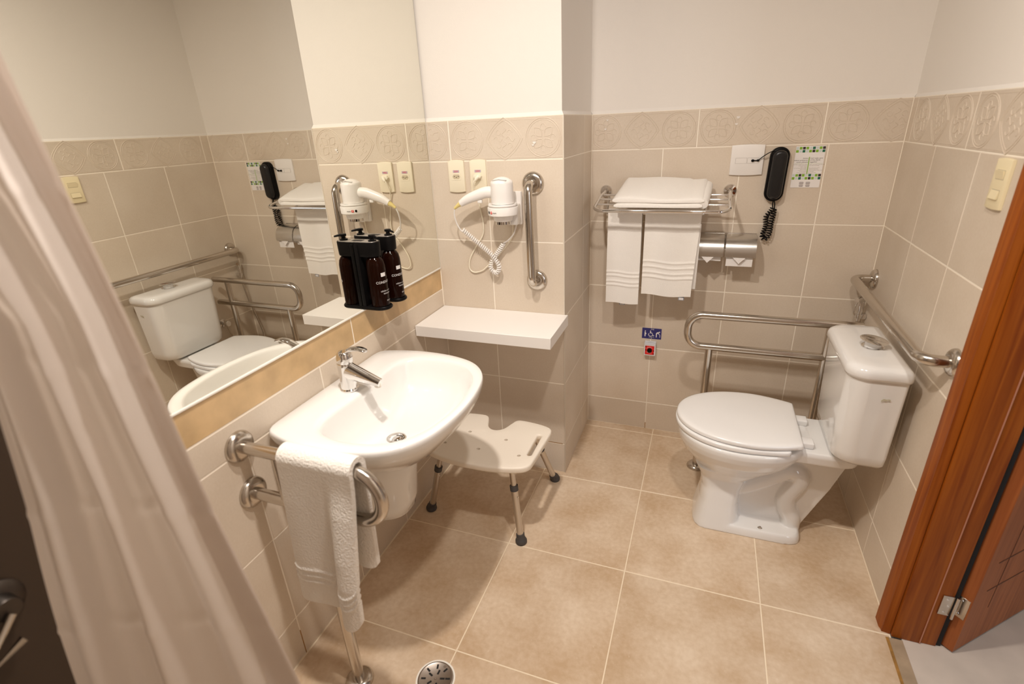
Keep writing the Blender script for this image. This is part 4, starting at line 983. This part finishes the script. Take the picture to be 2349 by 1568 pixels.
# ------------------------------------------------------------------ bidet spray and valve
bs = thing('bidet_spray', 'chrome hand bidet spray hanging in the corner behind the tank', 'bidet spray', (WX, .44, .72))
mb = MB(); mb.box(WX - .018, WX - .0005, .428, .452, .700, .722, .003); mb.lathe([(.014, 0), (.014, .016)], (1.672, .44, .702), (0, 0, 1), 20); mb.build('holder', M_CHROME, bs)
mb = MB(); mb.lathe([(.0095, 0), (.0105, .03), (.0115, .06), (.0125, .085), (.011, .095)], (1.672, .44, .690), (0, 0, 1), 20)
mb.tube([(1.674, .44, .778), (1.662, .432, .784), (1.650, .424, .782)], [.012, .0125, .0115], 16); mb.build('spray_head', M_CHROME, bs)
mb = MB(); mb.tube(smooth_path([(1.656, .428, .776), (1.650, .424, .756), (1.648, .424, .730), (1.655, .43, .715)], 6), .003, 10); mb.build('trigger', M_CHROME, bs)
mb = MB(); mb.tube(smooth_path([(1.672, .44, .692), (1.671, .445, .62), (1.660, .45, .52), (1.630, .452, .40), (1.600, .44, .30), (1.60, .40, .24), (1.63, .33, .26), (1.662, .27, .36), (1.668, .247, .440)], 10), .0065, 12); mb.build('hose', M_STEEL, bs)
mb = MB(); mb.lathe([(.024, 0), (.024, .003), (.010, .006), (.010, .03), (.018, .031), (.0185, .05), (.016, .053)], (WX - .0004, .245, .452), (-1, 0, 0), 24); mb.build('angle_valve', M_CHROME, bs)

# ------------------------------------------------------------------ light switch
sw = thing('light_switch', 'tall ivory light switch plate beside the door frame', 'light switch', (WX, -.305, 1.31))
def sy_(y): return y
fr = ((WX - .0003, -.3055, 1.3115), (0, -1, 0), (0, 0, 1), (-1, 0, 0))
mb = MB(); face_plate(mb, .072, .112, .008, fr, 0, .004); mb.build('face_plate', M_IVORY2, sw)
for dz in (.0215, -.0235):
    o = (WX - .0083, -.3055, 1.3115 + dz); mb = MB()
    mb.poly(rrect(.040, .0215, .001, 2), (o, (0, -1, 0), (0, 0, 1), (-1, 0, 0)), .0003, 1)
    n = 6; rk_ = [(-.0195, -.0100, .0006), (.0195, -.0100, .0006), (.0195, .0100, .0045), (-.0195, .0100, .0045)]
    if dz < 0: rk_ = [(a, b, .0051 - c) for a, b, c in rk_]
    top = [(WX - .0086 - c, -.3055 - a, 1.3115 + dz + b) for a, b, c in rk_]; bot = [(WX - .0083, -.3055 - a, 1.3115 + dz + b) for a, b, c in rk_]
    mb.add(top + bot, [(0, 1, 2, 3), (0, 4, 5, 1), (1, 5, 6, 2), (2, 6, 7, 3), (3, 7, 4, 0)], 0); mb.build('rocker', [M_IVORY2, M_GREYP], sw)

# ------------------------------------------------------------------ floor drain
fd = thing('floor_drain', 'round metal drain grate in the floor right of the bar foot', 'drain', (.427, -1.052, 0))
mb = MB(); mb.lathe([(.058, 0), (.058, .0012), (.053, .0012), (.053, 0)], (.427, -1.052, .0002), (0, 0, 1), 44, 0); mb.build('collar', M_CAULK, fd)
mb = MB(); mb.lathe([(.0525, 0), (.0525, .002), (.049, .003), (.047, .002), (.0, .002)], (.427, -1.052, .0004), (0, 0, 1), 44, 0)
for R, n in ((.036, 8), (.020, 5)):
    for k in range(n):
        a = 2 * PI * k / n + .3; ca, sa = math.cos(a), math.sin(a)
        mb.add([(.427 + R * ca + .007 * u * ca - .0028 * v * sa, -1.052 + R * sa + .007 * u * sa + .0028 * v * ca, .0027) for u, v in ((-1, -1), (1, -1), (1, 1), (-1, 1))], [(0, 1, 2, 3)], 1)
mb.lathe([(.004, 0), (.003, .0014), (0, .0016)], (.427, -1.052, .0025), (0, 0, 1), 12, 0); mb.lathe([(.004, 0), (.003, .0014), (0, .0016)], (.427 + .01, -1.052 + .042, .0025), (0, 0, 1), 12, 0)
mb.build('grate', [mat('drain_steel', (.42, .37, .33), .35, 1.0), M_BLACKG], fd)

# ------------------------------------------------------------------ shower curtain
def cR(z): return Vector((.588 - .157 * z, -1.50, z))
def cL(z):
    if z < 1.05: t = max(z, 0); return Vector((.022 + .190 * t, -1.665 + .062 * t, z))
    return Vector((.2215 + min(z - 1.05, .25) * .06, -1.60 + min(z - 1.05, .25) * .08 - max(z - 1.3, 0) * .3, z))
cur = thing('shower_curtain', 'white shower curtain bunched in the left foreground', 'curtain', (.3, -1.57, .06))
mb = MB(); NU, NV = 170, 70; vs = []; fs = []
def cpt(s, z, off=0.0):
    a, b = cL(z), cR(z); d = b - a; n = Vector((d.y, -d.x, 0)).normalized(); p = a + d * s
    fold = .014 * math.sin(2 * PI * (2.9 * s ** 1.2 + .12 * z)) * (1 - .75 * max(0, s - .62) / .38) + .006 * math.sin(2 * PI * (6.2 * s + .3 + .2 * z)) * (1 - .8 * max(0, s - .6) / .4)
    cr = 0
    for zc in (.42, .60, .80, 1.02, 1.24, 1.46): cr += .0022 * math.exp(-((z - zc + .03 * (s - .5)) / .006) ** 2)
    w = .004 * math.sin(9 * z + 5 * s)
    return p + n * (fold + cr + w + off)
for j in range(NV * 3 + 1):
    z = .035 + (2.16 - .035) * j / (NV * 3)
    for i in range(NU + 1): vs.append(cpt(i / NU, z)[:])
W_ = NU + 1
for j in range(NV * 3):
    for i in range(NU): a = j * W_ + i; fs.append((a, a + 1, a + W_ + 1, a + W_))
mb.add(vs, fs); mb.build('panel', M_CURTAIN, cur, sharp=80, recalc=False)
mb = MB(); vs = []; fs = []
for j in range(121):
    z = .035 + (2.16 - .035) * j / 120
    for i in range(9): vs.append(cpt(.86 + .1405 * i / 8, z, .003)[:])
for j in range(120):
    for i in range(8): a = j * 9 + i; fs.append((a, a + 1, a + 10, a + 9))
mb.add(vs, fs); mb.build('hem', M_CURTAIN, cur, sharp=80, recalc=False)

# ------------------------------------------------------------------ shower valve seen beside the curtain
sv = thing('shower_valve', 'shower valve with lever, darkened for shade, behind the curtain at left edge', 'shower valve', (0, -1.62, .79))
mb = MB(); mb.lathe([(.040, 0), (.040, .004), (.034, .010), (.022, .014), (.020, .035), (.018, .038)], (.0005, -1.622, .800), (1, 0, 0), 32); mb.build('escutcheon', M_SHADESTEEL, sv)  # escutcheon metal coloured dark for the shade behind the curtain
mb = MB(); mb.tube([(.045, -1.622, .795), (.058, -1.64, .763), (.060, -1.627, .752)][:1] + [(.056, -1.70, .726), (.060, -1.629, .752)][::1], [.006, .0075, .0075], 14); mb.build('lever', M_STEEL, sv)

# ------------------------------------------------------------------ lights
def lamp(name, loc, power, col, size, rot=None, shape='DISK', size_y=None, spread=None):
    l = bpy.data.lights.new(name, 'AREA'); l.energy = power; l.color = col; l.shape = shape; l.size = size
    if size_y: l.size_y = size_y
    if spread: l.spread = spread
    o = bpy.data.objects.new(name, l); COL.objects.link(o); o.location = loc
    if rot is not None: o.rotation_euler = rot
    return o
WARM = (1.0, .918, .835)
lamp('downlight_right', (1.08, -1.25, 2.40), 12.5, WARM, .085)
lamp('downlight_left', (.53, -1.13, 2.40), 22, WARM, .085)
d = Vector((1.35, -.45, .5)) - Vector((3.1, -2.3, 1.5))
lamp('bedroom_window_daylight', (3.1, -2.3, 1.5), 17, (.86, .92, 1.0), 1.1, d.to_track_quat('-Z', 'Y').to_euler(), 'SQUARE')
w = bpy.data.worlds.new('World'); bpy.context.scene.world = w; w.use_nodes = True
w.node_tree.nodes['Background'].inputs[0].default_value = (.9, .85, .8, 1); w.node_tree.nodes['Background'].inputs[1].default_value = .05

# ------------------------------------------------------------------ camera
cam = bpy.data.cameras.new('Camera'); co = bpy.data.objects.new('Camera', cam); COL.objects.link(co)
Rm = Matrix(((0.937861066668758, 0.3440678079017534, -0.04509948106820569), (-0.09530087750337501, 0.38035186770145385, 0.9199185830730361), (0.333668042182685, -0.8584578034485433, 0.38950717236563964)))
co.matrix_world = Matrix.Translation((1.04585132, -1.88759507, 1.4907257)) @ Rm.transposed().to_4x4()
cam.sensor_fit = 'HORIZONTAL'; cam.sensor_width = 36; cam.lens = 17.9147; cam.clip_start = .02
cam.dof.use_dof = True; cam.dof.focus_distance = 2.05; cam.dof.aperture_fstop = 2.2
sc_ = bpy.context.scene; sc_.camera = co
sc_.view_settings.view_transform = 'Standard'; sc_.view_settings.look = 'None'; sc_.view_settings.exposure = 0.12; sc_.view_settings.gamma = 1.0
sc_.view_settings.use_curve_mapping = False
sc_.cycles.use_denoising = True; sc_.cycles.max_bounces = 10; sc_.cycles.diffuse_bounces = 6; sc_.cycles.glossy_bounces = 6; sc_.cycles.sample_clamp_indirect = 8
